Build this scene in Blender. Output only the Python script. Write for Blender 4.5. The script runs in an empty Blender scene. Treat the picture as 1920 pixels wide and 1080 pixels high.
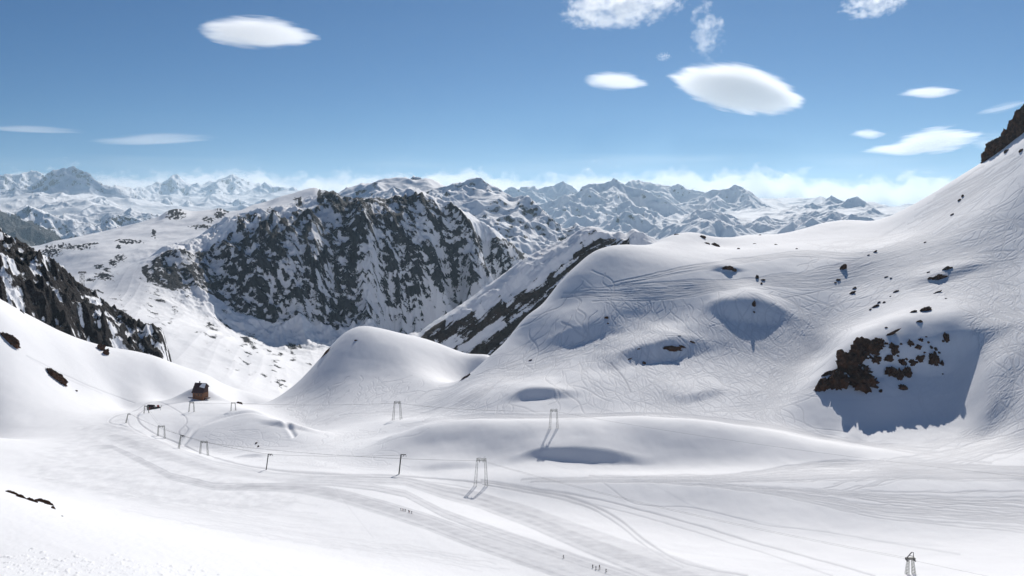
import bpy, bmesh, math, random
import numpy as np
from mathutils import Vector, Matrix

# ------------------------------------------------------------------ camera, sky, sun, exposure
S = bpy.context.scene
C = S.collection
R = math.radians
FPX, HZ = 1600.0, 400.0            # focal length in photo pixels, horizon row
cam_d = bpy.data.cameras.new('camera'); cam = bpy.data.objects.new('camera', cam_d); C.objects.link(cam)
cam.location = (0, 0, 0); cam.rotation_euler = (R(90), 0, 0)
cam_d.sensor_width = 36.0; cam_d.lens = 36.0 * FPX / 1920.0
cam_d.shift_y = -(540 - HZ) / 1920.0
cam_d.clip_start = 0.5; cam_d.clip_end = 400000
S.camera = cam
SUN_EL, SUN_AZ = 36.0, 17.0        # azimuth clockwise from straight ahead (+Y)
w = bpy.data.worlds.new('World'); S.world = w; w.use_nodes = True
nt = w.node_tree; bg = nt.nodes['Background']
sky = nt.nodes.new('ShaderNodeTexSky'); sky.sky_type = 'NISHITA'; sky.sun_disc = False
sky.sun_elevation = R(SUN_EL); sky.sun_rotation = R(SUN_AZ)
sky.altitude = 2600; sky.air_density = 1.0; sky.dust_density = 0.15; sky.ozone_density = 3.0
tint = nt.nodes.new('ShaderNodeMix'); tint.data_type = 'RGBA'; tint.blend_type = 'MULTIPLY'; tint.inputs[0].default_value = 1.0
tint.inputs[7].default_value = (0.10, 0.54, 0.90, 1)
nt.links.new(sky.outputs[0], tint.inputs[6]); nt.links.new(tint.outputs[2], bg.inputs[0]); bg.inputs[1].default_value = 0.05
sd = bpy.data.lights.new('sun', 'SUN'); so = bpy.data.objects.new('sun', sd); C.objects.link(so)
sd.energy = 4.2; sd.angle = R(0.53); sd.color = (1.0, 0.955, 0.895)
_sv = Vector((math.sin(R(SUN_AZ)) * math.cos(R(SUN_EL)), math.cos(R(SUN_AZ)) * math.cos(R(SUN_EL)), math.sin(R(SUN_EL))))
so.rotation_euler = _sv.to_track_quat('Z', 'Y').to_euler()
S.view_settings.view_transform = 'Standard'; S.view_settings.look = 'None'
S.view_settings.exposure = 0.10; S.view_settings.gamma = 1.0
S.cycles.max_bounces = 8; S.cycles.diffuse_bounces = 3; S.cycles.volume_bounces = 6
S.cycles.volume_step_rate = 1.0; S.cycles.volume_max_steps = 256
S.cycles.transparent_max_bounces = 24

rng = np.random.default_rng(7)
# ------------------------------------------------------------------ noise
_perm = np.random.default_rng(3).permutation(256).astype(np.int64)
_perm = np.concatenate([_perm, _perm])
_ga = np.linspace(0, 2 * np.pi, 64, endpoint=False); _gx, _gy = np.cos(_ga), np.sin(_ga)
def perlin(x, y, s=0):
    xi = np.floor(x).astype(np.int64); yi = np.floor(y).astype(np.int64)
    xf = x - xi; yf = y - yi
    xi = (xi + s * 37) & 255; yi = (yi + s * 91) & 255
    u = xf * xf * xf * (xf * (xf * 6 - 15) + 10); v = yf * yf * yf * (yf * (yf * 6 - 15) + 10)
    def g(ix, iy, fx, fy):
        h = _perm[_perm[ix & 255] + (iy & 255)] & 63
        return _gx[h] * fx + _gy[h] * fy
    a = g(xi, yi, xf, yf); b = g(xi + 1, yi, xf - 1, yf)
    c = g(xi, yi + 1, xf, yf - 1); d = g(xi + 1, yi + 1, xf - 1, yf - 1)
    return ((a + u * (b - a)) * (1 - v) + (c + u * (d - c)) * v) * 1.5
def fbm(x, y, n=5, s=0, lac=2.03, gain=0.5):
    r = 0; a = 1.0; t = 0
    for i in range(n):
        r = r + a * perlin(x, y, s + i); t += a; a *= gain; x = x * lac + 13.1; y = y * lac + 7.7
    return r / t
def ridged(x, y, n=5, s=0, lac=2.03, gain=0.5):
    r = 0; a = 1.0; t = 0; w_ = 1.0
    for i in range(n):
        k = 1 - np.abs(perlin(x, y, s + i)) * 1.6
        k = np.clip(k, 0, 1) ** 1.6
        r = r + a * k * w_; t += a; w_ = np.clip(k * 1.5, 0.25, 1); a *= gain; x = x * lac + 5.3; y = y * lac + 9.1
    return r / t
def sstep(a, b, x):
    t = np.clip((x - a) / (b - a), 0, 1); return t * t * (3 - 2 * t)

# ------------------------------------------------------------------ terrain sheets
def tps(pts, smooth=1e-4):
    P = np.array(pts, float); U = np.stack([P[:, 0] / 300.0, np.log(P[:, 2]) * 4.0], 1)
    n = len(P); d2 = ((U[:, None] - U[None]) ** 2).sum(-1)
    K = 0.5 * d2 * np.log(d2 + 1e-12) + np.eye(n) * smooth
    Q = np.concatenate([np.ones((n, 1)), U], 1)
    A = np.block([[K, Q], [Q.T, np.zeros((3, 3))]])
    sol = np.linalg.solve(A, np.concatenate([P[:, 1], np.zeros(3)]))
    def f(px, lY):
        sh = px.shape; u = np.stack([px.ravel() / 300.0, lY.ravel() * 4.0], 1)
        out = np.empty(len(u))
        for i in range(0, len(u), 20000):
            q = u[i:i + 20000]; dd = ((q[:, None] - U[None]) ** 2).sum(-1)
            out[i:i + 20000] = (0.5 * dd * np.log(dd + 1e-12)) @ sol[:n] + sol[n] + q @ sol[n + 1:]
        return out.reshape(sh)
    return f
def dense(line, step=45):
    out = []
    for a, b in zip(line[:-1], line[1:]):
        n = max(1, int(abs(b[0] - a[0]) / step))
        for k in range(n):
            t = k / n; out.append(tuple(a[i] + (b[i] - a[i]) * t for i in range(3)))
    out.append(tuple(line[-1])); return out
def blur1(a, n, axis=0):
    if n < 1: return a
    k = np.hanning(2 * n + 3)[1:-1]; k /= k.sum()
    p = [(0, 0)] * a.ndim; p[axis] = (n, n)
    return np.apply_along_axis(lambda v: np.convolve(v, k, 'valid'), axis, np.pad(a, p, mode='edge'))
def cubic(G, fu, fv):
    nu, nv = G.shape
    iu = np.clip(np.floor(fu).astype(np.int64), 1, nu - 3); iv = np.clip(np.floor(fv).astype(np.int64), 1, nv - 3)
    tu = fu - iu; tv = fv - iv
    def wts(t): return (1 - t) ** 3 / 6, (3 * t ** 3 - 6 * t ** 2 + 4) / 6, (-3 * t ** 3 + 3 * t ** 2 + 3 * t + 1) / 6, t ** 3 / 6
    wu, wv = wts(tu), wts(tv); r = 0
    for a in range(4):
        for b in range(4):
            r = r + wu[a] * wv[b] * G[iu + a - 1, iv + b - 1]
    return r
def cols_for(lo, hi, step):
    a = np.arange(max(lo, -24), min(hi, 1944) + step, step)
    def wing(n0, end, sg):
        out = []; x = n0; d = step
        while (end - x) * sg > 0: d = min(d * 1.12, 14); x += d * sg; out.append(x)
        return out
    L = wing(a[0], lo, -1) if lo < -24 else []
    Rr = wing(a[-1], hi, 1) if hi > 1944 else []
    return np.concatenate([L[::-1], a, Rr])

class Sheet:
    """A height field over (bearing, distance); evaluated, fitted to its skyline and turned into a mesh."""
    def __init__(s, name, lines, px, Y, step, rows, detail, skyline=None, skyw=0.10, blur_=(5, 3), dens=None):
        s.name = name; s.detail = detail
        pts = []
        for l in lines: pts += dense(l)
        s.lo, s.hi = px; s.l0, s.l1 = math.log(Y[0]), math.log(Y[1])
        s.gu = np.linspace(s.lo - 40, s.hi + 40, 260); s.gv = np.linspace(s.l0 - .02, s.l1 + .02, 260)
        f = tps(pts); UU, VV = np.meshgrid(s.gu, s.gv, indexing='ij'); s.G = f(UU, VV)
        s.corr = None
        if skyline:
            cx = np.arange(s.lo, s.hi, 3.0); lv = np.linspace(s.l0, s.l1, 420)
            sk = np.array(skyline, float)
            cu = np.zeros(len(cx)); lw = np.zeros(len(cx)) + skyw; lc = None
            s.corr = (cx, cu, np.zeros(len(cx)), skyw)
            for it in range(2):
                PX, LY = np.meshgrid(cx, lv, indexing='ij')
                F = s.F(PX, LY)
                m = F.min(1); am = lv[F.argmin(1)]
                if lc is None: lc = blur1(am, 12)
                d = np.interp(cx, sk[:, 0], sk[:, 1]) - m
                d[(cx < sk[0, 0]) | (cx > sk[-1, 0])] = 0
                cu = cu + blur1(d, blur_[it])
                s.corr = (cx, cu, lc, skyw)
        s.cols = cols_for(s.lo, s.hi, step)
        lv = np.linspace(s.l0, s.l1, 1000); cc = s.cols[::5]
        PX, LY = np.meshgrid(cc, lv, indexing='ij'); F = s.F(PX, LY)
        run = np.minimum.accumulate(F, axis=1)
        vis = F <= run + 1.0
        m = np.abs(np.gradient(F, axis=1)) * np.where(vis, 1.0, 0.25) + np.abs(F[:, :1] * 0) + 0.12
        if dens: m = m + dens(np.exp(LY))
        m = blur1(blur1(m, 4, 1), 3, 0); cum = np.cumsum(m, 1); cum = (cum - cum[:, :1]) / (cum[:, -1:] - cum[:, :1])
        t = np.linspace(0, 1, rows)
        L = np.stack([np.interp(t, cum[i], lv) for i in range(len(cc))])
        L = blur1(L, 3, 0)
        s.LY = np.stack([np.interp(s.cols, cc, L[:, j]) for j in range(rows)], 1)
        s.PX = np.repeat(s.cols[:, None], rows, 1)
        s.att = {}
        s.FF = s.F(s.PX, s.LY, s.att)
        s.refresh()
    def refresh(s):
        s.Y = np.exp(s.LY); s.X = (s.PX - 960) / FPX * s.Y; s.Z = (HZ - s.FF) / FPX * s.Y
        s.run = np.minimum.accumulate(s.FF, 1)
    def base(s, px, lY):
        fu = (px - s.gu[0]) / (s.gu[1] - s.gu[0]); fv = (lY - s.gv[0]) / (s.gv[1] - s.gv[0])
        return cubic(s.G, fu, fv)
    def F(s, px, lY, att=None):
        b = s.base(px, lY); Y = np.exp(lY); X = (px - 960) / FPX * Y
        z = (HZ - b) / FPX * Y
        z = s.detail(X, Y, z, px, b, att)
        f = HZ - z * FPX / Y
        if s.corr:
            cx, cu, lc, sw = s.corr
            f = f + np.interp(px, cx, cu) * np.exp(-((lY - np.interp(px, cx, lc)) / sw) ** 2)
        return f
    def surf(s, px, py):
        """world point of the visible surface seen at photo pixel (px, py)"""
        i = int(np.clip(np.searchsorted(s.cols, px), 1, len(s.cols) - 1))
        if abs(s.cols[i - 1] - px) < abs(s.cols[i] - px): i -= 1
        r = np.searchsorted(-s.run[i], -py)
        r = int(min(r, s.FF.shape[1] - 1))
        j = max(r - 1, 0); f0, f1 = s.FF[i, j], s.FF[i, r]
        t = 0 if f0 == f1 else np.clip((f0 - py) / (f0 - f1), 0, 1)
        Y = math.exp(s.LY[i, j] + (s.LY[i, r] - s.LY[i, j]) * t)
        f = f0 + (f1 - f0) * t
        return Vector(((px - 960) / FPX * Y, Y, (HZ - f) / FPX * Y))
    def zat(s, X, Y):
        px = X / Y * FPX + 960
        i = int(np.clip(np.searchsorted(s.cols, px), 1, len(s.cols) - 1))
        return (HZ - np.interp(math.log(Y), s.LY[i], s.FF[i])) / FPX * Y
    def idx(s, px, lY):
        """fractional (col,row) of points (arrays)"""
        c = np.interp(px, s.cols, np.arange(len(s.cols))); ci = np.round(c).astype(int)
        off = np.arange(len(s.cols)) * 20.0
        flat = (s.LY + off[:, None]).ravel()
        k = np.searchsorted(flat, lY + off[ci]); nr = s.LY.shape[1]
        k = np.clip(k - ci * nr, 1, nr - 1)
        a = s.LY[ci, k - 1]; b = s.LY[ci, k]
        return c, k - 1 + np.clip((lY - a) / (b - a + 1e-12), 0, 1)
    def slope(s):
        dX = [np.gradient(a, axis=0) for a in (s.X, s.Y, s.Z)]; dV = [np.gradient(a, axis=1) for a in (s.X, s.Y, s.Z)]
        n = np.stack([dX[1] * dV[2] - dX[2] * dV[1], dX[2] * dV[0] - dX[0] * dV[2], dX[0] * dV[1] - dX[1] * dV[0]])
        n /= np.linalg.norm(n, axis=0) + 1e-9
        return n * np.sign(n[2:3])
    def build(s, mat, label=None, kind='structure'):
        nu, nv = s.X.shape; me = bpy.data.meshes.new(s.name)
        co = np.stack([s.X, s.Y, s.Z], -1).reshape(-1, 3).astype(np.float32)
        me.vertices.add(nu * nv); me.vertices.foreach_set('co', co.ravel())
        i = np.arange((nu - 1) * (nv - 1)); a = (i // (nv - 1)) * nv + i % (nv - 1)
        q = np.stack([a, a + nv, a + nv + 1, a + 1], 1).astype(np.int32)
        me.loops.add(q.size); me.polygons.add(len(q))
        me.loops.foreach_set('vertex_index', q.ravel())
        me.polygons.foreach_set('loop_start', np.arange(0, q.size, 4, dtype=np.int32))
        me.polygons.foreach_set('use_smooth', np.ones(len(q), dtype=bool))
        me.update(calc_edges=True)
        for k in ('rock', 'wear_shade'):
            at = me.attributes.new(k, 'FLOAT', 'POINT')
            v = s.att.get(k); v = np.zeros((nu, nv)) if v is None else v
            at.data.foreach_set('value', v.astype(np.float32).ravel())
        me.materials.append(mat)
        o = bpy.data.objects.new(s.name, me); C.objects.link(o); o['kind'] = kind
        if label: o['label'] = label
        return o

def inpoly(px, py, poly):
    r = np.zeros(px.shape, bool); n = len(poly); j = n - 1
    for i in range(n):
        xi, yi = poly[i]; xj, yj = poly[j]
        if yi != yj:
            c = ((yi > py) != (yj > py)) & (px < (xj - xi) * (py - yi) / (yj - yi) + xi); r ^= c
        j = i
    return r
def zone(px, py, poly, jit=12, sc=40, seed=50):
    a = perlin(px / sc, py / sc, seed) + 0.5 * perlin(px / sc * 2.3, py / sc * 2.3, seed + 1)
    b = perlin(px / sc + 50, py / sc, seed + 2) + 0.5 * perlin(px / sc * 2.3, py / sc * 2.3 + 9, seed + 3)
    return inpoly(px + a * jit, py + b * jit, poly).astype(float)

# ------------------------------------------------------------------ materials
def nodes(m):
    m.use_nodes = True; return m.node_tree.nodes, m.node_tree.links, m.node_tree.nodes['Principled BSDF']
def snow_rock(name, scale=1.0, rock_a=(.045, .036, .032), rock_b=(.13, .105, .09), snow=(.87, .872, .885), amp=.5, bump=.25, edge=0.12, wear_shade_col=(.34, .345, .375)):
    m = bpy.data.materials.new(name); N, L, P = nodes(m)
    tc = N.new('ShaderNodeTexCoord')
    def noise(sc, det=6, rough=.6, dist=0.0):
        n = N.new('ShaderNodeTexNoise'); n.inputs['Scale'].default_value = sc; n.inputs['Detail'].default_value = det
        n.inputs['Roughness'].default_value = rough; n.inputs['Distortion'].default_value = dist; L.new(tc.outputs['Object'], n.inputs['Vector']); return n
    def math_(op, a, b=None, c=None, clamp=False):
        n = N.new('ShaderNodeMath'); n.operation = op; n.use_clamp = clamp
        for i, v in enumerate((a, b, c)):
            if v is None: continue
            if hasattr(v, 'links') or hasattr(v, 'is_linked'): L.new(v, n.inputs[i])
            else: n.inputs[i].default_value = v
        return n.outputs[0]
    def mixc(f, a, b):
        n = N.new('ShaderNodeMix'); n.data_type = 'RGBA'; L.new(f, n.inputs[0])
        for i, v in ((6, a), (7, b)):
            if isinstance(v, tuple): n.inputs[i].default_value = (*v, 1)
            else: L.new(v, n.inputs[i])
        return n.outputs[2]
    ra = N.new('ShaderNodeAttribute'); ra.attribute_name = 'rock'
    wa = N.new('ShaderNodeAttribute'); wa.attribute_name = 'wear_shade'  # track wear, plus shade painted on the central face's snow
    n1 = noise(.16 / scale, 8, .65); n2 = noise(.5 / scale, 6, .7, .4); n3 = noise(.02 / scale, 4, .5)
    t = math_('MULTIPLY_ADD', math_('SUBTRACT', n2.outputs[0], .5), amp, ra.outputs['Fac'])
    f = math_('MULTIPLY_ADD', math_('SUBTRACT', t, .5), 1 / edge, .5, True)
    rc = mixc(math_('MULTIPLY_ADD', math_('SUBTRACT', n1.outputs[0], .5), 2.2, .5, True), rock_a, rock_b)
    n4 = noise(.25 / scale, 7, .7)
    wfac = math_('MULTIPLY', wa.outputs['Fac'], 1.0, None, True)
    sc_ = mixc(wfac, snow, wear_shade_col)
    L.new(mixc(f, sc_, rc), P.inputs['Base Color'])
    P.inputs['Roughness'].default_value = .75
    P.inputs['Specular IOR Level'].default_value = .10
    b = N.new('ShaderNodeBump'); b.inputs['Strength'].default_value = 1.0
    hmix = math_('ADD', math_('MULTIPLY', n1.outputs[0], bump), math_('MULTIPLY', math_('MULTIPLY', n2.outputs[0], f), 2.5 * scale))
    L.new(hmix, b.inputs['Height']); b.inputs['Distance'].default_value = 1.0
    L.new(b.outputs[0], P.inputs['Normal'])
    return m

# ------------------------------------------------------------------ NEAR TERRAIN (basin, slopes, mounds)
def P2(px, Y): return ((px - 960) / FPX * Y, Y)
def knob(X, Y, cx, cy, A, wa, back, front, ang=0.0):
    """a mound that rises gently from behind and breaks off steeply towards the camera"""
    c, s_ = math.cos(ang), math.sin(ang)
    big_ = A > 12
    X = X + 8 * perlin(X / 38 + cx, Y / 38, 5) + (0 if big_ else .9) * perlin(X / 13, Y / 13 + cy, 6); Y = Y + 7 * perlin(X / 42, Y / 42 + cx, 7) + (0 if big_ else .6) * perlin(X / 12 + cy, Y / 12, 8)
    a = (X - cx) * c + (Y - cy) * s_; b = -(X - cx) * s_ + (Y - cy) * c       # b > 0 is behind
    ga = np.exp(-(np.abs(a) / wa) ** 2.4)
    up = 1 - sstep(0, back, b)
    dn = sstep(-front, 0, b)
    return A * ga * np.where(b > 0, up, dn)
def gauss(X, Y, cx, cy, A, wx, wy, ang=0.0):
    c, s_ = math.cos(ang), math.sin(ang)
    a = (X - cx) * c + (Y - cy) * s_; b = -(X - cx) * s_ + (Y - cy) * c
    return A * np.exp(-(a / wx) ** 2 - (b / wy) ** 2)

near_lines = [
 # hidden and foreground
 [(-900,1500,20),(960,1560,20),(2800,1500,20)], [(-900,1300,60),(300,1420,60),(960,1480,60),(2800,1500,60)],
 [(-900,1180,110),(0,1235,120),(600,1300,130),(1200,1380,150),(2000,1450,150),(2800,1450,150)],
 [(-900,1020,190),(-400,1050,190),(0,1075,190),(300,1105,190),(600,1160,200),(900,1220,210),(1300,1270,220),(2000,1300,220),(2800,1250,220)],
 [(-900,800,300),(-400,850,290),(-200,872,285),(0,916,280),(105,952,280),(220,975,285),(400,1008,290),(560,1040,290),(720,1082,285),(900,1140,280),(1200,1200,290),(1700,1200,300),(2300,1150,300),(2800,1100,300)],
 [(-900,830,340),(-200,890,330),(0,925,325),(105,960,325),(220,985,325),(400,1018,330),(560,1050,325),(720,1090,320)],
 [(-900,820,430),(-200,870,420),(0,906,420),(200,958,400),(400,1000,385),(560,1032,375),(720,1070,360),(1000,1110,360),(1400,1120,360),(1720,1100,370),(2100,1080,370),(2800,1000,370)],
 # basin floor
 [(-900,760,520),(-200,850,490),(0,878,480),(200,905,480),(400,935,465),(700,965,455),(1000,1012,435),(1300,1058,420),(1600,1070,410),(1920,1060,410)],
 [(-900,700,600),(-200,800,600),(0,822,600),(150,835,600),(300,852,590),(500,886,560),(745,890,562),(902,914,548),(1100,925,540),(1300,945,530),(1600,975,500),(1920,985,480),(2300,960,470),(2800,900,450)],
 [(500,868,600),(650,868,610),(745,868,600),(800,878,590)],
 # flat by the lifts at upper left, falling away behind
 [(-200,740,740),(0,775,720),(100,785,730),(200,790,735),(240,794,720),(300,824,660),(380,856,610)],
 [(240,772,810),(300,778,760),(360,780,760),(430,775,760),(480,768,765),(540,795,720)],
 [(230,764,880),(270,753,880),(300,752,880),(330,756,890),(376,747,880),(420,757,900),(470,758,900),(500,757,905)],
 [(480,795,1000),(520,800,1005),(600,780,1080)],
 [(330,838,690),(400,850,665),(470,845,665),(540,820,690),(450,838,680),(350,800,730)],
 # bright slope under the left crags and the bowl behind the hut
 [(-400,410,800),(-200,490,820),(0,588,842),(60,618,872),(130,648,905),(200,668,940),(300,676,990),(400,708,1050),(480,742,1090)],
 [(-400,590,700),(-200,610,740),(0,672,785),(60,695,805),(130,722,840),(200,740,880),(300,745,930),(420,757,960)],
 [(-400,350,1000),(-200,450,1000),(0,585,1000),(100,655,1050),(200,705,1100),(300,722,1130),(400,752,1180),(520,780,1200)],
 [(-400,420,1300),(-200,480,1300),(0,640,1300),(200,740,1350),(400,800,1400),(600,800,1450)],
 # snow dome left of centre
 [(500,752,930),(540,730,950),(580,695,975),(610,660,990),(640,630,1010),(665,618,1020),(690,616,1025),(740,624,1030),(790,632,1030),(840,650,1020),(875,668,1010),(915,668,1000)],
 [(600,735,900),(640,705,915),(690,695,925),(740,697,925),(800,712,905),(850,720,880)],
 [(560,790,830),(620,775,840),(690,765,840),(760,765,830),(820,770,800)],
 [(560,812,770),(620,808,760),(690,802,750),(745,792,745),(800,782,745)],
 [(480,790,1050),(560,760,1100),(640,720,1150),(740,720,1170),(840,730,1150),(900,740,1130)],
 [(560,850,650),(620,842,660),(700,830,670),(760,815,690)],
 # long swell in the middle of the basin
 [(730,815,665),(800,795,655),(900,788,650),(1050,786,650),(1200,781,650),(1300,786,650),(1400,800,645),(1500,822,635),(1600,842,620),(1750,853,615),(1920,860,588)],
 [(800,868,600),(900,872,596),(1000,872,588),(1150,880,586),(1300,878,588),(1450,870,595),(1600,868,600)],
 [(800,892,570),(900,893,565),(1000,892,562),(1150,895,560),(1300,892,560),(1500,895,558),(1700,890,555),(1920,895,545)],
 [(800,845,620),(900,840,617),(1000,832,615),(1150,832,615),(1300,838,613)],
 [(800,798,700),(950,796,690),(1200,790,690),(1400,806,680)],
 # lane behind the swell
 [(800,782,740),(850,778,740),(1000,774,730),(1200,776,725),(1350,783,715),(1450,800,700),(1560,822,680),(1650,832,662),(1800,835,648),(1920,828,628),(2300,815,570),(2800,750,520)],
 # the big hill
 [(870,735,790),(950,740,765),(1000,745,760),(1100,735,765),(1250,730,770),(1400,735,765),(1480,745,755)],
 [(890,705,850),(950,700,830),(1050,680,835),(1200,670,835),(1350,665,835),(1450,665,835),(1540,670,825)],
 [(930,655,900),(980,635,900),(1050,625,890),(1200,615,890),(1350,600,885),(1450,600,885),(1560,600,880)],
 [(985,590,945),(1050,565,940),(1150,550,940),(1300,550,935),(1450,545,940),(1600,530,945)],
 [(1060,515,985),(1120,500,985),(1200,500,985),(1300,500,985),(1400,505,985),(1500,500,990),(1600,480,1000)],
 [(918,666,890),(960,622,920),(1000,582,950),(1040,538,980),(1080,495,1005),(1108,472,1025),(1140,460,1040),(1180,457,1050),(1220,461,1060),(1280,470,1060),(1340,475,1050),(1400,473,1050),(1500,465,1060)],
 [(900,740,960),(950,690,990),(1000,640,1020),(1050,590,1060),(1100,540,1100),(1160,500,1130)],
 [(1180,480,1140),(1225,456,1150),(1250,442,1160),(1290,434,1170),(1320,440,1170),(1345,460,1160),(1400,452,1180),(1450,447,1200)],
 [(1350,452,1280),(1400,442,1300),(1450,440,1300),(1500,430,1310),(1540,418,1310),(1580,410,1310),(1620,412,1300),(1640,413,1290)],
 [(1400,455,1160),(1500,450,1170),(1580,440,1180),(1650,435,1160)],
 [(1000,700,1180),(1100,600,1240),(1200,520,1300),(1300,500,1350),(1400,490,1450),(1500,490,1500),(1640,470,1500)],
 # the right-hand slope
 [(1640,413,1290),(1690,394,1250),(1740,367,1220),(1800,330,1185),(1845,308,1150),(1880,286,1120),(1920,257,1095),(2000,190,1070),(2150,90,1020),(2400,-50,960),(2800,-200,900)],
 [(1690,480,1500),(1750,450,1450),(1850,380,1380),(1920,330,1340),(2100,220,1250),(2400,80,1200),(2800,0,1150)],
 [(1700,430,1130),(1780,380,1110),(1850,340,1080),(1920,300,1040)],
 [(1600,465,1040),(1680,460,1020),(1760,440,1010),(1840,410,985),(1920,380,960),(2100,300,920),(2400,200,850),(2800,100,800)],
 [(1600,560,905),(1680,530,920),(1780,500,920),(1850,500,890),(1920,490,870),(2100,440,820),(2400,380,760),(2800,300,700)],
 [(1560,640,830),(1620,600,850),(1700,570,850),(1780,560,840),(1850,580,805),(1920,600,770),(2100,580,730),(2400,520,680)],
 [(1868,690,714),(1920,695,703),(2100,675,670)],
 [(1868,765,678),(1920,765,664),(2100,745,630),(2400,685,590)],
 # spur with the dark rocks
 [(1500,740,745),(1540,712,758),(1600,665,775),(1650,632,790),(1700,612,798),(1750,602,798),(1785,600,792),(1810,640,765),(1835,700,725)],
 [(1530,760,722),(1570,745,730),(1600,720,745),(1650,690,757),(1700,672,766),(1760,665,765),(1790,672,757),(1810,710,735)],
 [(1560,772,712),(1600,765,716),(1650,742,726),(1700,730,735),(1760,728,733),(1800,740,722)],
 [(1560,790,700),(1610,795,698),(1650,795,697),(1700,795,696),(1760,795,694),(1810,785,692),(1840,765,690)],
 [(1600,818,675),(1700,822,670),(1800,818,668),(1860,810,665)],
 # far back, dropping into the valleys
 [(-900,200,900),(-900,300,1500),(-900,700,1900)], [(-400,700,1900),(0,760,1900),(500,820,1900),(1000,800,1900),(1500,650,1900),(2000,500,1900),(2800,300,1900)],
]
_knobs = []
for (px, Yc, A, wa, back, front, ang) in [
    (1010, 768, 7, 24, 45, 17, 0.12),      # round hollow low on the hill
    (1092, 893, 8, 42, 60, 24, 0.35),      # hollow below the small outcrop
    (1228, 848, 11, 46, 60, 22, 0.25),     # shelf with the outcrop
    (1405, 905, 11, 34, 60, 26, -0.25),    # shaded scoop
    (1090, 603, 5.5, 38, 45, 12, 0.05),    # break in the swell
    (1310, 765, 3, 26, 40, 16, 0.2),
    (1775, 905, 4, 28, 40, 20, -0.1),
    (1365, 985, 3, 14, 25, 9, 0.0),
    (840, 600, 2.0, 26, 30, 14, 0.1),
    (540, 720, 3.0, 28, 30, 10, -0.3),
    (480, 640, 2.5, 14, 20, 9, 0.0),
    (1695, 768, 13, 62, 70, 20, 0.06),
    ]:
    _knobs.append((*P2(px, Yc), A, wa, back, front, ang))
def near_detail(X, Y, z, px, b, att):
    for k in _knobs: z = z + knob(X, Y, *k)
    # hut knoll and lift-station rise
    z = z + gauss(X, Y, *P2(372, 868), 11.5, 24, 13)
    z = z - gauss(X, Y, *P2(335, 838), 2.5, 40, 8, .4)
    # gentle rolling of wind-packed snow
    amp = sstep(100, 400, Y)
    z = z + amp * (2.2 * fbm(X / 150, Y / 150, 3, 11) + .5 * fbm(X / 34, Y / 34, 3, 17) + .10 * fbm(X / 8, Y / 13, 2, 19) * (1 - np.exp(-((X - P2(1690, 775)[0]) / 85) ** 2 - ((Y - 775) / 50) ** 2)))
    # spur: small crags of the face
    sx, sy = P2(1690, 750)
    z = z + .7 * np.exp(-((X - sx) / 55) ** 2 - ((Y - sy) / 26) ** 2) * fbm(X / 16, Y / 16, 3, 23)
    if att is not None:
        att['wear_shade'] = np.zeros_like(z)
        wx = px + 7 * perlin(px / 9, b / 9, 3); wy = b + 6 * perlin(px / 9 + 5, b / 9, 5)
        att['rock'] = np.zeros_like(z)
    return z
near = Sheet('snow_terrain', near_lines, (-900, 2800), (20, 1900), 1.3, 1060, near_detail, dens=lambda Y: .8 * sstep(640, 700, Y) * sstep(1150, 1000, Y))


# ------------------------------------------------------------------ ski tracks, cat tracks and groomed lanes (ruts pressed into the sheet), a cable shadow drawn likewise
RUT = np.zeros_like(near.Z); WEAR_SHADE = np.zeros_like(near.Z)
def splat(px, lY, amt, sig=.75, wear_shade=.5, rad=2):
    ok = (px > -20) & (px < 1990); px, lY = px[ok], lY[ok]
    a_ = np.broadcast_to(amt, ok.shape)[ok]
    if not len(px): return
    c, r = near.idx(px, lY); ci, ri = np.round(c).astype(int), np.round(r).astype(int)
    for i in range(-rad, rad + 1):
        for j in range(-rad, rad + 1):
            cc, rr = ci + i, ri + j
            k = (cc >= 0) & (cc < RUT.shape[0]) & (rr >= 0) & (rr < RUT.shape[1])
            g = np.exp(-((cc - c) ** 2 + (rr - r) ** 2) / (2 * sig * sig)) * a_
            np.maximum.at(RUT, (cc[k], rr[k]), g[k]); np.maximum.at(WEAR_SHADE, (cc[k], rr[k]), g[k] * wear_shade)
def catmull(pts, n=14):
    P = [np.array(p, float) for p in pts]; P = [2 * P[0] - P[1]] + P + [2 * P[-1] - P[-2]]; out = []
    for i in range(1, len(P) - 2):
        for k in range(n):
            t = k / n
            out.append(.5 * ((2 * P[i]) + (-P[i - 1] + P[i + 1]) * t + (2 * P[i - 1] - 5 * P[i] + 4 * P[i + 1] - P[i + 2]) * t * t + (-P[i - 1] + 3 * P[i] - 3 * P[i + 1] + P[i + 2]) * t ** 3))
    out.append(P[-2]); return np.array(out)
def resample(P, step=.6):
    d = np.hypot(*np.diff(P, axis=0).T); s_ = np.concatenate([[0], np.cumsum(d)]); t = np.arange(0, s_[-1], step)
    return np.stack([np.interp(t, s_, P[:, 0]), np.interp(t, s_, P[:, 1])], 1)
def onsurf(P):
    """photo pixels -> log distance on the visible surface"""
    i = np.clip(np.round(np.interp(P[:, 0], near.cols, np.arange(len(near.cols)))).astype(int), 0, len(near.cols) - 1)
    out = np.empty(len(P)); nr = near.run.shape[1]
    for c in np.unique(i):
        m = i == c; r = np.clip(np.searchsorted(-near.run[c], -P[m, 1]), 1, nr - 1)
        f0, f1 = near.FF[c, r - 1], near.FF[c, r]; t = np.clip((f0 - P[m, 1]) / np.where(np.abs(f0 - f1) < 1e-9, 1, f0 - f1), 0, 1)
        out[m] = near.LY[c, r - 1] + t * (near.LY[c, r] - near.LY[c, r - 1])
    return out
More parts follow.
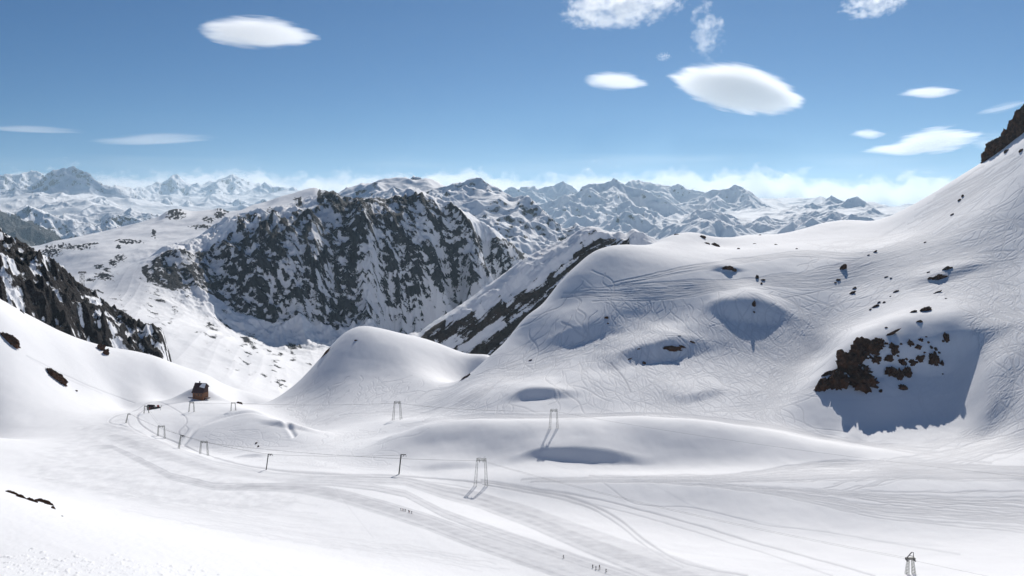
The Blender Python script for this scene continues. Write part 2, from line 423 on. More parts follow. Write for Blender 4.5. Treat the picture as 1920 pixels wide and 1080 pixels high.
def stroke(pts, amt=1.0, sig=.8, wear_shade=.5, wob=0.0, rad=2):
    P = resample(catmull(pts))
    if wob:
        s_ = np.arange(len(P)) * .6; ph = rng.uniform(0, 99)
        P[:, 1] += wob * fbm(s_ / 60 + ph, s_ * 0 + ph, 3, 5) * 2; P[:, 0] += wob * fbm(s_ / 60 + ph + 40, s_ * 0 + ph, 2, 6)
    splat(P[:, 0], onsurf(P), amt, sig, wear_shade, rad)
def bundle(A, B, n, wob=2.0, amt=(.4, 1), frac=.35, wear_shade=.5, endf=None):
    A, B = catmull(A), catmull(B); m = 60
    ra = resample(A, 1); rb = resample(B, 1)
    ta = ra[np.linspace(0, len(ra) - 1, m).astype(int)]; tb = rb[np.linspace(0, len(rb) - 1, m).astype(int)]
    for _ in range(n):
        t0, t1 = rng.uniform(0, 1, 2); t = np.linspace(t0, t0 + (t1 - t0) * .5, m)[:, None]
        P = ta * (1 - t) + tb * t
        a = rng.uniform(0, frac); b = 1 - rng.uniform(0, frac if endf is None else endf)
        P = P[int(a * m):max(int(b * m), int(a * m) + 10)]
        if len(P) < 8: continue
        stroke(P[::4], rng.uniform(*amt), .75, wear_shade, wob * rng.uniform(.4, 1.6))
# downhill direction on a coarse copy of the slope
gx = np.arange(-760, 1300, 5.0); gy = np.arange(260, 1420, 5.0)
GX, GY = np.meshgrid(gx, gy, indexing='ij'); GH = (HZ - near.F(GX / GY * FPX + 960, np.log(GY))) / FPX * GY
GH = blur1(blur1(GH, 5, 0), 5, 1); DX, DY = np.gradient(GH, 5.0)
def grad(X, Y):
    i = np.clip(((X - gx[0]) / 5).astype(int), 0, len(gx) - 1); j = np.clip(((Y - gy[0]) / 5).astype(int), 0, len(gy) - 1)
    return DX[i, j], DY[i, j]
def descents(poly, n, length, amp=(.15, .65), lam=(24, 62), amt=(.3, 1), bias=0.0, spread=.38, wear_shade=.32):
    xs = [p[0] for p in poly]; ys = [p[1] for p in poly]; pts = []
    while len(pts) < n:
        q = np.array([rng.uniform(min(xs), max(xs)), rng.uniform(min(ys), max(ys))])
        if inpoly(q[:1], q[1:], poly)[0]: pts.append(q)
    Pp = np.array(pts); lY = onsurf(Pp); Y = np.exp(lY); X = (Pp[:, 0] - 960) / FPX * Y
    A = rng.uniform(*amp, n); Lm = rng.uniform(*lam, n); ph = rng.uniform(0, 6.28, n); Ln = rng.uniform(*length, n)
    bi = bias + rng.normal(0, spread, n); am = rng.uniform(*amt, n); st = .45; dr = rng.uniform(0, 99, n)
    ax, ay, aa = [], [], []
    for k in range(int(length[1] / st)):
        s_ = k * st; live = s_ < Ln
        dx, dy = grad(X, Y); th = np.arctan2(-dy, -dx) + bi + .35 * np.sin(s_ / 47 + dr)
        th = th + A * np.sin(s_ * 2 * math.pi / Lm + ph + .9 * np.sin(s_ / 31 + dr))
        X = X + np.cos(th) * st; Y = Y + np.sin(th) * st
        live &= (Y > 280) & (Y < 1380)
        ax.append(X[live]); ay.append(Y[live]); aa.append(am[live])
    X, Y, a = np.concatenate(ax), np.concatenate(ay), np.concatenate(aa)
    splat(X / Y * FPX + 960, np.log(Y), a * .82, .62, wear_shade)
descents([(1080,500),(1300,520),(1480,530),(1620,600),(1560,700),(1300,740),(1120,720),(1010,640),(1030,570)], 200, (60, 260), wear_shade=.44)
descents([(1400,540),(1560,560),(1560,660),(1380,640)], 80, (30, 90), wear_shade=.40)
descents([(1150,560),(1400,550),(1400,640),(1150,640)], 60, (40, 110))
descents([(960,620),(1150,600),(1350,700),(1300,760),(1000,740),(900,700)], 90, (30, 110))
descents([(1660,450),(1760,400),(1920,270),(1940,500),(1940,760),(1860,700),(1830,600),(1700,520)], 230, (80, 300), amp=(.2, .8), lam=(26, 70), wear_shade=.44)
descents([(1860,560),(1940,560),(1940,800),(1850,760)], 60, (40, 120), wear_shade=.40)
descents([(1500,560),(1680,560),(1600,640),(1450,720)], 26, (60, 160), amp=(.15, .5), lam=(30, 70))
descents([(590,705),(790,700),(870,730),(860,770),(560,790),(520,775)], 120, (15, 60), amp=(.2, .7), lam=(14, 34), amt=(.3, .8))
descents([(930,690),(1000,650),(960,760),(860,770)], 40, (40, 110), amp=(.1, .5), lam=(25, 60))
descents([(360,800),(560,800),(500,835),(380,835)], 50, (15, 50), amt=(.25, .6), bias=1.2)
descents([(540,830),(740,800),(740,880),(560,880),(480,860)], 90, (15, 60), amp=(.2, .8), lam=(20, 50), amt=(.3, .7), bias=.8, spread=.7)
bundle([(760,790),(900,775),(1040,778),(1250,775),(1450,797),(1600,828),(1920,848)], [(740,803),(900,784),(1080,785),(1250,778),(1500,812),(1700,848),(1920,880)], 22, 1.0, (.4, .9))
bundle([(960,897),(1150,893),(1350,888),(1480,868),(1600,858),(2010,878)], [(960,905),(1150,906),(1350,908),(1500,910),(1700,905),(2010,905)], 34, 2.0, (.45, 1.0), wear_shade=.6, endf=.02)
bundle([(1280,905),(1500,915),(1700,918),(2010,912)], [(1200,900),(1450,930),(1650,980),(2010,1030)], 38, 2.5, (.4, .95), wear_shade=.6, endf=.02)
bundle([(1500,900),(1580,870),(1650,850),(1760,835),(2010,775)], [(1560,930),(1700,900),(1800,880),(2010,828)], 20, 3.0, (.4, .9), wear_shade=.6, endf=.02)
bundle([(1060,540),(1250,528),(1400,522),(1550,500),(1700,455),(1930,395)], [(1050,565),(1250,565),(1400,540),(1560,548),(1700,520),(1930,470)], 44, 2.5, (.35, .85))
bundle([(1640,500),(1750,470),(1850,450),(1930,440)], [(1640,560),(1750,540),(1850,530),(1930,520)], 26, 4.0, (.35, .85))
bundle([(1150,528),(1300,495),(1450,473),(1500,466),(1640,466),(1760,398),(1870,310)], [(1150,536),(1350,502),(1500,484),(1640,492),(1790,430),(1925,300)], 12, 1.5, (.4, .9), .2)
bundle([(1480,455),(1560,465),(1640,450),(1700,415)], [(1520,450),(1600,460),(1680,430),(1720,400)], 6, 2, (.4, .8))
bundle([(1700,400),(1790,345),(1925,258)], [(1690,440),(1800,390),(1925,320)], 26, 3.0, (.35, .9))
bundle([(150,935),(500,985),(900,1040),(1120,1078)], [(250,965),(500,1010),(700,1040),(900,1078)], 26, 3.0, (.15, .45), .6)
bundle([(80,900),(300,925),(480,935),(700,960)], [(60,890),(250,940),(450,985),(700,1020)], 34, 4.0, (.12, .35), .7)
bundle([(700,790),(790,770),(850,740),(930,690)], [(800,800),(860,775),(930,740),(980,700)], 20, 2.0, (.3, .8))
bundle([(1330,760),(1450,745),(1560,700),(1640,620)], [(1300,775),(1450,770),(1540,745),(1560,720)], 12, 2.0, (.3, .7))
for l, a_, sg in [([(902,903),(1060,932),(1150,968),(1220,1020),(1290,1058),(1400,1079)], 1.0, 1.3), ([(905,908),(1060,938),(1145,974),(1212,1026),(1280,1064)], .8, 1.0),
              ([(902,900),(1150,943),(1400,1013),(1640,1079)], .9, 1.0), ([(940,915),(1150,955),(1390,1024),(1560,1079)], .6, .9),
              ([(902,905),(745,892),(600,888),(480,876),(400,856),(340,834),(290,812),(262,792),(260,776),(285,762)], 1.1, 1.2),
              ([(880,915),(745,897),(600,894),(480,884),(390,866),(330,842),(280,820),(245,800),(238,785)], .6, .9),
              ([(235,800),(205,792),(215,780),(250,770),(275,757),(300,755),(340,775),(350,790),(335,810),(345,822)], .7, 1.0),
              ([(345,795),(352,805),(340,822)], .6, .9), ([(50,667),(120,702),(190,732),(252,756)], .6, .8), ([(55,672),(120,707),(190,738)], .3, .8),  # long left-slope pair: a cable's shadow drawn in as grey ruts
              ([(1130,905),(1180,940),(1230,950),(1300,952),(1440,985),(1560,1000),(1800,1040)], .5, .8), ([(1710,560),(1690,620),(1700,580)], .3, .8),
              ([(1145,680),(1170,710),(1182,735)], 1.0, 1.1), ([(1470,560),(1560,540),(1620,510),(1640,480)], .6, .9), ([(620,905),(660,960),(700,1010)], .15, .8),
              ([(1640,905),(1700,860),(1800,820),(1900,720),(1880,640)], .6, .9), ([(1600,920),(1760,860),(1850,815),(1930,780)], .6, .9), ([(1740,900),(1800,830),(1830,790),(1870,740)], .6, .9)]:
    stroke(l, a_, sg, .6, 1.0, 3)
ROADC = np.zeros_like(RUT); _r0, _w0 = RUT, WEAR_SHADE; RUT = ROADC; WEAR_SHADE = np.zeros_like(_w0)
_q = resample(catmull([(345,700),(372,728),(410,746),(455,755),(495,754),(522,740),(540,714),(552,692)]), .4)
splat(_q[:, 0], np.log(_q[:, 1]), 1.0, 2.4, .2, 7)
ROADC = RUT; RUT, WEAR_SHADE = _r0, _w0
# groomed lanes
PXn, PYn = near.PX, near.FF; front_ = (near.Y < 760)
def lane(cl, edge=2.0, stripes=7.0, seed=0, dens=.75):
    """packed corduroy between the edges of a centre line (x, y, half width in y)"""
    global WEAR_SHADE
    cl = np.array(cl, float); m = front_ & (PXn > cl[0, 0]) & (PXn < cl[-1, 0])
    yc = np.interp(PXn[m], cl[:, 0], cl[:, 1]); hw = np.interp(PXn[m], cl[:, 0], cl[:, 2]); t = (PYn[m] - yc) / hw
    e = sstep(1.12, .92, np.abs(t + .06 * fbm(PXn[m] / 50, PXn[m] * 0 + seed, 3, seed)))
    st = .80 + .20 * np.sign(perlin(t * stripes / 2.2, PXn[m] / 900, seed + 1)) * np.clip(np.abs(perlin(t * stripes / 2.2, PXn[m] / 900, seed + 1)) * 5, 0, 1)
    fade = sstep(cl[0, 0], cl[0, 0] + 60, PXn[m]) * sstep(cl[-1, 0], cl[-1, 0] - 50, PXn[m])
    WEAR_SHADE[m] = np.maximum(WEAR_SHADE[m], e * st * dens * fade * (.8 + .4 * fbm(PXn[m] / 30, PYn[m] / 5, 3, seed + 3)))
lane([(400,915,4),(480,913,7),(560,915,10),(640,930,12),(720,953,14),(800,978,15),(900,1015,17),(1000,1047,20),(1100,1078,24),(1260,1132,28),(1500,1210,34)], seed=300)
lane([(520,893,3),(600,897,5),(760,902,8),(830,922,12),(900,938,15),(1000,972,20),(1100,1013,24),(1200,1050,28),(1300,1085,30),(1500,1150,34),(1700,1210,34)], seed=310)
lane([(500,904,3),(620,906,5),(700,914,6),(760,926,7),(830,962,8),(900,988,9),(1000,1022,10),(1100,1056,10),(1250,1105,11)], seed=320)
lane([(150,838,3),(210,838,4),(260,862,6),(320,893,7),(400,912,7),(480,913,7)], seed=330, dens=.55)
lane([(170,800,12),(230,818,16),(300,842,16),(400,876,12),(520,895,8),(600,899,5)], seed=340, dens=.45)
churn = blur1(blur1(zone(PXn, PYn, [(40,880),(150,800),(230,770),(300,830),(430,890),(580,925),(520,965),(300,945),(60,905)], 10, 40, 400), 24, 0), 14, 1)
fine = fbm(near.X / 7, near.Y / 12, 4, 410)
k = .00082 * near.Y
calm = blur1(blur1(zone(PXn, PYn, [(1530,770),(1540,690),(1620,590),(1700,560),(1790,560),(1850,690),(1850,800),(1700,835),(1600,820)], 6, 30, 440), 6, 0), 6, 1)
RUT *= 1 - .97 * calm; WEAR_SHADE *= 1 - .7 * calm
R1 = blur1(blur1(RUT, 2, 0), 2, 1)
dz = -k * (RUT * 1.15 - .75 * R1)
dz += -1.6 * ROADC + 2.4 * np.clip(blur1(blur1(ROADC, 6, 0), 6, 1) - ROADC * .5, 0, 1)
dz += churn * .22 * fine
dz += sstep(560, 330, near.Y) * (.13 * fbm(near.X / 9 + near.Y / 16, near.Y / 11, 4, 450) + .05 * fbm(near.X / 2.2, near.Y / 4, 3, 455))
lump = zone(PXn, PYn, [(-20,1040),(120,1035),(330,1060),(420,1085),(-20,1090)], 12, 50, 420) * (near.Y < 300)
dz += lump * .34 * np.clip(fbm(near.X / 1.6, near.Y / 2.2, 3, 430) - .12, 0, 1) * 2
near.Z = near.Z + dz; near.FF = HZ - near.Z * FPX / near.Y; near.run = np.minimum.accumulate(near.FF, 1)
near.att['wear_shade'] = np.clip(WEAR_SHADE * .82 + churn * (.12 + .25 * fine), 0, 1)

# ------------------------------------------------------------------ LEFT CRAGS
crag_lines = [
 [(-700,150,900),(-400,250,930),(-200,340,960),(0,434,1000),(60,468,1020),(120,505,1050),(180,545,1080),(240,585,1110),(300,622,1140),(350,675,1160),(420,780,1180)],
 [(-700,300,860),(-400,380,880),(-200,450,900),(0,560,900),(60,600,930),(120,632,965),(180,662,1000),(240,655,1050),(290,665,1080),(350,715,1110),(420,810,1130)],
 [(-700,380,840),(-400,450,850),(-200,530,860),(0,615,860),(60,655,890),(120,690,925),(180,715,960),(240,710,1000),(290,725,1040),(350,770,1070),(420,860,1090)],
 [(-700,600,800),(-400,700,800),(0,800,800),(180,820,890),(290,830,970),(420,850,1040)],
 [(-700,200,1000),(-400,300,1040),(0,500,1100),(120,580,1150),(240,650,1200),(350,720,1250),(420,780,1270)],
 [(-700,500,1200),(0,700,1250),(240,800,1300),(420,850,1350)],
]
def crag_detail(X, Y, z, px, b, att):
    n1 = ridged(X / 62 + .2 * perlin(X / 30, Y / 30, 1), Y / 80, 3, 31); n2 = ridged(X / 26 + .3 * n1, Y / 34, 4, 37); n3 = fbm(X / 7, Y / 9, 3, 41)
    k_ = 1 - .8 * sstep(250, 350, px)
    z = z - 75 * sstep(300, 350, px) + k_ * (26 * (n1 - .45) + 13 * (n2 - .4) + 2.6 * n3)
    if att is not None:
        att['rock'] = np.clip(.58 + 1.2 * (n2 - .33) + .9 * n3 + .45 * perlin(X / 34, Y / 34, 8), -.3, 1.2)
    return z
crag_sky = [(0,432),(30,447),(60,463),(80,476),(110,492),(130,512),(150,532),(175,545),(200,568),(230,582),(255,600),(285,608),(305,616)]
crags = Sheet('rocky_ridge', crag_lines, (-700, 420), (800, 1350), 1.2, 420, crag_detail, crag_sky, .05)

# ------------------------------------------------------------------ CENTRAL MOUNTAIN with the dark face, its plateau and the slopes under it
mid_lines = [
 [(-300,1000,1250),(0,950,1250),(300,900,1250),(560,860,1300),(700,850,1400),(900,850,1600),(1200,800,2000)],
 [(-300,800,1500),(0,800,1500),(300,770,1420),(400,752,1450),(480,750,1500),(560,765,1560),(700,780,1800),(900,760,2300),(1200,700,2800)],
 [(-300,700,1700),(0,690,1750),(200,650,1800),(300,650,1750),(400,690,1700),(480,715,1700),(560,725,1800),(640,700,2050),(720,690,2300),(820,670,2600)],
 [(200,600,2000),(300,607,1950),(400,640,1900),(480,665,1900),(540,670,2050),(600,660,2250),(680,650,2420),(780,640,2580)],
 [(-300,580,2300),(0,560,2350),(170,545,2380),(280,545,2350),(360,565,2380),(450,600,2400),(520,608,2450),(600,612,2500),(660,612,2550),(740,615,2650),(800,600,2750),(860,565,2900),(930,520,3080),(980,492,3250),(1060,560,3400)],
 [(450,510,2540),(550,500,2590),(650,490,2670),(740,490,2750),(820,490,2830),(880,480,2910)],
 [(-300,570,2440),(0,560,2440),(150,535,2450),(200,515,2520),(290,485,2570),(380,455,2640),(450,430,2690),(520,420,2740),(580,395,2800),(620,367,2860),(650,368,2880),(700,372,2890),(740,372,2900),(770,356,2940),(810,368,2950),(850,388,2990),(890,412,3030),(930,442,3110),(975,475,3230),(1010,500,3400),(1100,570,3500),(1200,600,3600)],
 [(100,535,2700),(200,512,2720),(260,498,2780)],
 [(0,560,2900),(100,510,2900),(200,480,2950),(300,462,3050),(400,440,3200),(480,418,3300),(540,398,3400)],
 [(75,462,3400),(130,447,3600),(200,432,3700),(270,415,3800),(310,404,3900),(400,396,3950),(450,392,3950),(500,378,3950),(550,362,3950),(590,354,3950),(620,362,3900)],
 [(660,450,3500),(750,450,3500),(850,480,3600),(950,560,3700)],
 [(-300,600,3400),(0,480,3200)],
 [(-300,800,5000),(75,540,5000),(300,500,5200),(500,480,5200),(600,480,5200),(750,620,5000),(1000,800,5000)],
]
face_poly = [(268,500),(330,470),(420,440),(470,425),(560,400),(596,372),(612,330),(700,320),(850,330),(930,400),(985,440),(985,500),(930,520),(880,545),(840,580),(800,625),(740,625),(660,615),(600,612),(540,610),(490,600),(430,570),(380,545),(320,545),(270,530)]
def mid_detail(X, Y, z, px, b, att):
    fz = zone(px, b, face_poly, 10, 50, 60)
    # how much of the relief is rugged: face yes, plateau and aprons hardly
    front = np.exp(-((Y - 2640 - .4 * np.clip(px - 600, 0, 400) - .5 * np.clip(300 - px, 0, 300)) / 330.0) ** 2) * sstep(230, 420, px)
    rug = .05 + .95 * front + .35 * sstep(600, 700, px) * sstep(2400, 3000, Y)
    rug = np.clip(rug, 0, 1.1)
    wx = X + 40 * perlin(X / 200, Y / 200, 2); wy = Y + 40 * perlin(X / 200, Y / 200, 4)
    n1 = ridged((wx + .7 * wy) / 140, (wy - .5 * wx) / 330, 4, 51); n2 = ridged(wx / 70, wy / 95, 4, 57); n3 = fbm(X / 17, Y / 17, 4, 61)
    n0 = ridged((X + .75 * Y) / 430 + .25 * perlin(X / 260, Y / 260, 6), (Y - .5 * X) / 1700, 2, 48)
    z = z + rug * (34 * (n1 - .4) + 19 * (n2 - .4) + 8 * n3) + 78 * front * (n0 - .5)
    # plateau: soft hollows and a wave of snow
    pl = sstep(2750, 3000, Y) * (1 - sstep(600, 680, px))
    z = z + pl * (16 * fbm(X / 260, Y / 260, 3, 71)) + (1 - rug) * 1.5 * fbm(X / 60, Y / 60, 2, 75)
    # ribbed aprons below the face
    ap = (1 - sstep(2450, 2600, Y)) * sstep(1500, 1700, Y)
    z = z + ap * (4.5 * ridged(X / 90 + Y / 400, Y / 700 + X / 900, 2, 81) + 3.5 * fbm(X / 130, Y / 170, 3, 85, gain=.38))
    if att is not None:
        patch = .40 * fbm(px / 40 + b / 120, b / 22 - px / 90, 3, 91) + .65 * fbm((px - .8 * b) / 9, (b + .6 * px) / 24, 5, 92) + .45 * fbm(px / 20, (b - .15 * px) / 6, 4, 93)
        r = -.5 * (1 - fz) + fz * (.57 + 1.25 * patch + .8 * (n2 - .42) + .6 * n3 + .35 * (n1 - .42))
        # thinner cover towards the upper right and the chutes at lower right
        chute = sstep(620, 740, px) * sstep(540, 590, b + .25 * (px - 700))
        r = r - fz * .42 * chute * (1 + .6 * perlin(px / 9 - b / 16, b / 60, 7))
        r = r - fz * .06 * sstep(700, 900, px)
        sp = zone(px, b, [(180,500),(480,570),(560,640),(600,730),(520,740),(440,700),(340,640),(240,620),(170,560)], 10, 50, 64)
        r = np.maximum(r, sp * (-.06 + .55 * perlin(px / 55, b / 40, 6) + 1.3 * fbm(px / 30 + b / 40, b / 8 - px / 24, 4, 97)) - (1 - sp) * .8)
        for cx, cy, rx, ry in [(328,402,19,11),(412,402,12,9),(425,393,8,7),(390,412,12,5),(135,462,40,6),(95,470,22,9),(240,452,28,4),(170,456,18,3),(288,440,5,8),(225,482,11,9),(212,492,9,8),(185,500,10,5),(222,461,5,4),(195,520,16,7),(170,525,10,4),(450,418,9,8),(470,411,14,6),(510,395,12,7),(560,372,10,6),(640,365,22,7),(380,425,24,5)]:
            d = ((px - cx) / rx) ** 2 + ((b - cy) / ry) ** 2
            r = np.maximum(r, (1.05 - .6 * d) * (d < 1.6) + 1.3 * fbm(px / 5, b / 2.5, 3, 99) * (d < 1.6) - .22)
        r = r + fz * .05 * sstep(430, 370, b)
        att['rock'] = np.clip(r, -.8, 1.2); att['wear_shade'] = .32 * fz  # snow on the face greyed: its shade is put into the colour
    return z
mid_sky = [(75,460),(100,452),(130,447),(200,432),(270,415),(300,405),(312,396),(330,391),(345,393),(360,396),(400,393),(412,389),(425,396),(450,395),(470,385),(500,378),(520,370),(550,362),(575,354),(592,351),(606,358),(618,360),(640,367),(655,371),(672,370),(690,373),(710,369),(728,374),(745,364),(760,353),(772,351),(790,356),(805,366),(820,371),(845,383),(865,393),(885,402),(900,414),(925,428),(945,445),(965,462),(975,472)]
mid = Sheet('rocky_mountain', mid_lines, (-300, 1200), (1250, 5000), 1.25, 640, mid_detail, mid_sky, .06)

# ------------------------------------------------------------------ RIDGE WITH DIAGONAL ROCK BANDS
rid_lines = [
 [(600,760,1650),(700,690,1740),(780,629,1830),(850,582,1870),(900,546,1900),(975,492,1960),(1040,456,2010),(1100,428,2050),(1130,424,2060),(1165,432,2060),(1178,445,2055),(1230,470,2050),(1300,500,2050),(1500,560,2050)],
 [(700,760,1700),(800,690,1775),(850,645,1818),(900,610,1850),(975,550,1912),(1050,500,1972),(1110,475,2012),(1160,475,2022),(1300,540,2000)],
 [(700,840,1620),(800,780,1670),(850,740,1700),(920,700,1735),(1000,640,1790),(1080,580,1865),(1160,540,1930),(1300,600,1930),(1500,650,1850)],
 [(600,1000,1350),(800,900,1400),(1000,780,1450),(1300,700,1500),(1500,700,1500)],
 [(600,900,1950),(780,760,2050),(900,660,2150),(1040,560,2250),(1165,520,2300),(1300,600,2300)],
 [(600,1100,2500),(900,850,2600),(1200,700,2700),(1500,700,2700)],
]
def rid_detail(X, Y, z, px, b, att):
    # strata run parallel to the crest: lines from upper right to lower left of the face
    u = X * .78 + Y * .62; v = -X * .62 + Y * .78
    n1 = ridged(u / 320, v / 55, 4, 111); n2 = ridged(X / 30, Y / 36, 4, 117); n3 = fbm(X / 9, Y / 9, 3, 121)
    z = z + 10 * (n1 - .4) + 3.5 * (n2 - .4) + 1.2 * n3
    if att is not None:
        t = (px - 780) / (1170 - 780)              # along the crest
        cy = np.interp(px, [780, 900, 975, 1040, 1100, 1170], [628, 546, 492, 456, 427, 440])
        d = b - cy                                 # pixels under the crest
        r = -0.4 + 0 * z
        bands = [([780,830,860,905,935],[12,30,42,62,60],22,.9), ([925,960,1000,1060,1110,1150],[62,70,75,62,38,8],17,.85),
                 ([890,950,1010,1060,1100,1130],[120,110,108,88,72,62],24,1.0), ([1080,1110,1130,1150],[35,25,12,2],13,.9), ([1080,1120,1170],[100,80,50],14,.8),
                 ([780,800,830],[2,8,8],12,.95), ([850,880,920,950],[85,95,100,95],10,.55), ([1150,1165,1175],[8,10,10],9,.7)]
        for bx, bd, wd, st in bands:
            m = (px > bx[0] - 6) & (px < bx[-1] + 6)
            dd = (d - np.interp(px, bx, bd) + 8 * perlin(px / 18, b / 18, 9)) / wd
            r = np.maximum(r, np.where(m, st * np.exp(-dd ** 2) , -1))
        r = r - .02 + .85 * fbm(px / 26 + b / 40, (b + .75 * px) / 9, 4, 125) + .4 * (n2 - .4)
        att['rock'] = np.clip(r, -.8, 1.2)
    return z
rid_sky = [(780,627),(800,612),(820,598),(850,580),(880,560),(900,545),(940,516),(975,490),(1005,472),(1040,457),(1060,448),(1075,438),(1090,429),(1103,424),(1118,425),(1135,432),(1150,436),(1165,432),(1173,438),(1178,452)]
ridge = Sheet('banded_ridge', rid_lines, (600, 1500), (1350, 2700), 1.25, 420, rid_detail, rid_sky, .04)

# ------------------------------------------------------------------ FAR RANGES
class Ridges:
    """summits with ridge arms and side spurs: every crest line sheds flanks of about 38 degrees"""
    def __init__(r, px, Yr, peaks, seed):
        r.gu = np.arange(px[0] - 30, px[1] + 31, 2.0); r.gv = np.linspace(math.log(Yr[0]), math.log(Yr[1]), 560)
        U, V = np.meshgrid(r.gu, r.gv, indexing='ij'); r.Yg = np.exp(V); r.Xg = (U - 960) / FPX * r.Yg
        r.H = np.full(U.shape, -6000.0); g = np.random.default_rng(seed)
        for (ppx, ppy, Yp, w_, arms) in peaks:
            cx, cy = P2(ppx, Yp); top = (HZ - ppy) / FPX * Yp; L = w_ / FPX * Yp * 1.5; a0 = g.uniform(0, 6.28)
            for k in range(arms + 1):
                th = a0 + 2 * math.pi * k / (arms + 1) + g.uniform(-.35, .35); x, y, h = cx, cy, top; st = L / 5; h_in = h
                for i in range(6):
                    th += g.uniform(-.38, .38); sl = g.uniform(.18, .50) if i else g.uniform(.35, .6)
                    x2, y2, h2 = x + st * math.cos(th), y + st * math.sin(th), h - sl * st
                    r.seg(x, y, h, x2, y2, h2)
                    for sg in (-1, 1):
                        if g.random() < .6:
                            t = th + sg * g.uniform(.8, 1.3); xs, ys, hs = x2, y2, h2 + st * .02
                            for j in range(3):
                                q = st * g.uniform(.35, .6); t += g.uniform(-.3, .3)
                                xe, ye, he = xs + q * math.cos(t), ys + q * math.sin(t), hs - q * g.uniform(.35, .6); r.seg(xs, ys, hs, xe, ye, he); xs, ys, hs = xe, ye, he
                    x, y, h = x2, y2, h2
    def seg(r, x0, y0, h0, x1, y1, h1):
        R_ = (max(h0, h1) + 1500) / .78 * .5; R_ = min(max(R_, 400), 2600)
        ya, yb = min(y0, y1) - R_, max(y0, y1) + R_
        if yb < 100: return
        ya = max(ya, 100); j0, j1 = np.searchsorted(r.gv, [math.log(ya), math.log(yb)])
        xs = [min(x0, x1) - R_, max(x0, x1) + R_]; ps = [x / y * FPX + 960 for x in xs for y in (ya, yb)]
        i0, i1 = np.searchsorted(r.gu, [min(ps), max(ps)])
        if i0 >= i1 or j0 >= j1: return
        X, Y = r.Xg[i0:i1, j0:j1], r.Yg[i0:i1, j0:j1]; dx, dy = x1 - x0, y1 - y0; l2 = dx * dx + dy * dy + 1e-9
        t = np.clip(((X - x0) * dx + (Y - y0) * dy) / l2, 0, 1)
        d = np.hypot(X - x0 - t * dx, Y - y0 - t * dy)
        h = h0 + (h1 - h0) * t - .84 * d + .10 * d * np.clip(d / 1500, 0, 1)
        np.maximum(r.H[i0:i1, j0:j1], h, out=r.H[i0:i1, j0:j1])
    def at(r, X, Y):
        fu = (X / Y * FPX + 960 - r.gu[0]) / 2.0; fv = (np.log(Y) - r.gv[0]) / (r.gv[1] - r.gv[0])
        fu = np.clip(fu, 0, len(r.gu) - 1.001); fv = np.clip(fv, 0, len(r.gv) - 1.001)
        i, j = fu.astype(int), fv.astype(int); a, b = fu - i, fv - j; H = r.H
        return H[i, j] * (1 - a) * (1 - b) + H[i + 1, j] * a * (1 - b) + H[i, j + 1] * (1 - a) * b + H[i + 1, j + 1] * a * b
def far_sheet(name, lines, px, Yr, step, rows, amp, lam, peaks, sky_, seed, rockf, skyw=.05, low=0.2, flat=None):
    net = Ridges(px, Yr, peaks, seed)
    def det(X, Y, z, p, b, att):
        wx = X + lam * .3 * perlin(X / lam, Y / lam, seed); wy = Y + lam * .3 * perlin(X / lam + 4, Y / lam, seed + 1)
        n1 = ridged(wx / lam, wy / lam, 5, seed + 2, 2.1, .40)
        n2 = ridged(wx / (lam * .22), wy / (lam * .22), 4, seed + 9)
        fl = 1.0 if flat is None else flat(p, b, Y)
        z = z + amp * fl * ((n1 - .42) + .17 * (n2 - .4))
        u_ = lam * .16
        h = net.at(X + u_ * .38 * fbm(X / u_, Y / u_, 3, seed + 40), Y + u_ * .5 * fbm(X / u_ + 7, Y / u_, 3, seed + 41)) + lam * .018 * (ridged(wx / (lam * .12), wy / (lam * .12), 4, seed + 44) - .4)
        kk = lam * .02
        z = z + kk * np.logaddexp(0, np.clip((h - z) / kk, -40, 40))
        if att is not None:
            att['n'] = n2
        return z
    sh = Sheet(name, lines, px, Yr, step, rows, det, sky_, skyw, (9, 5))
    n = sh.slope(); nz = n[2]
    sh.att['rock'] = np.clip(rockf(sh, nz, sh.att['n']), -.6, 1.2)
    return sh

rear_lines = [
 [(500,700,3700),(700,560,3700),(850,540,3800),(950,560,3900),(1050,560,4000),(1130,540,4000),(1250,560,4200)],
 [(500,520,4500),(700,450,4600),(800,430,4700),(880,430,4800),(950,480,4500),(1030,500,4500),(1110,500,4300),(1250,520,4500)],
 [(500,470,5300),(700,410,5400),(820,400,5400),(880,390,5300),(940,440,5000),(1000,460,4900),(1070,460,4800),(1130,480,4700)],
 [(560,430,6300),(645,360,6400),(740,352,6400),(800,350,6300),(850,362,5800),(890,350,5800),(940,372,5700),(1000,400,5500),(1070,448,5200),(1130,490,5100),(1250,560,5200)],
 [(500,600,8500),(700,560,8500),(900,600,8500),(1250,700,8500)],
]
rear_peaks = [(705,345,6200,50,3),(740,352,5900,50,3),(820,360,5600,45,3),(860,400,5200,50,3),(910,400,5000,60,3),(1050,440,4900,50,3),(970,440,4600,50,3),(676,344,6500,60,3),(770,334,6700,110,4),(890,333,5900,90,3),(985,366,5500,60,3),(1020,396,5200,60,3),(940,420,4900,60,3)]
rear_sky = [(640,358),(650,350),(660,351),(675,344),(683,341),(692,346),(700,341),(718,335),(740,333),(770,332),(795,333),(808,335),(822,342),(833,349),(842,347),(855,342),(872,341),(882,336),(891,330),(899,333),(912,342),(926,349),(940,353),(950,365),(965,372),(976,366),(984,364),(995,372),(1010,385),(1022,396),(1040,415),(1055,428),(1072,436)]
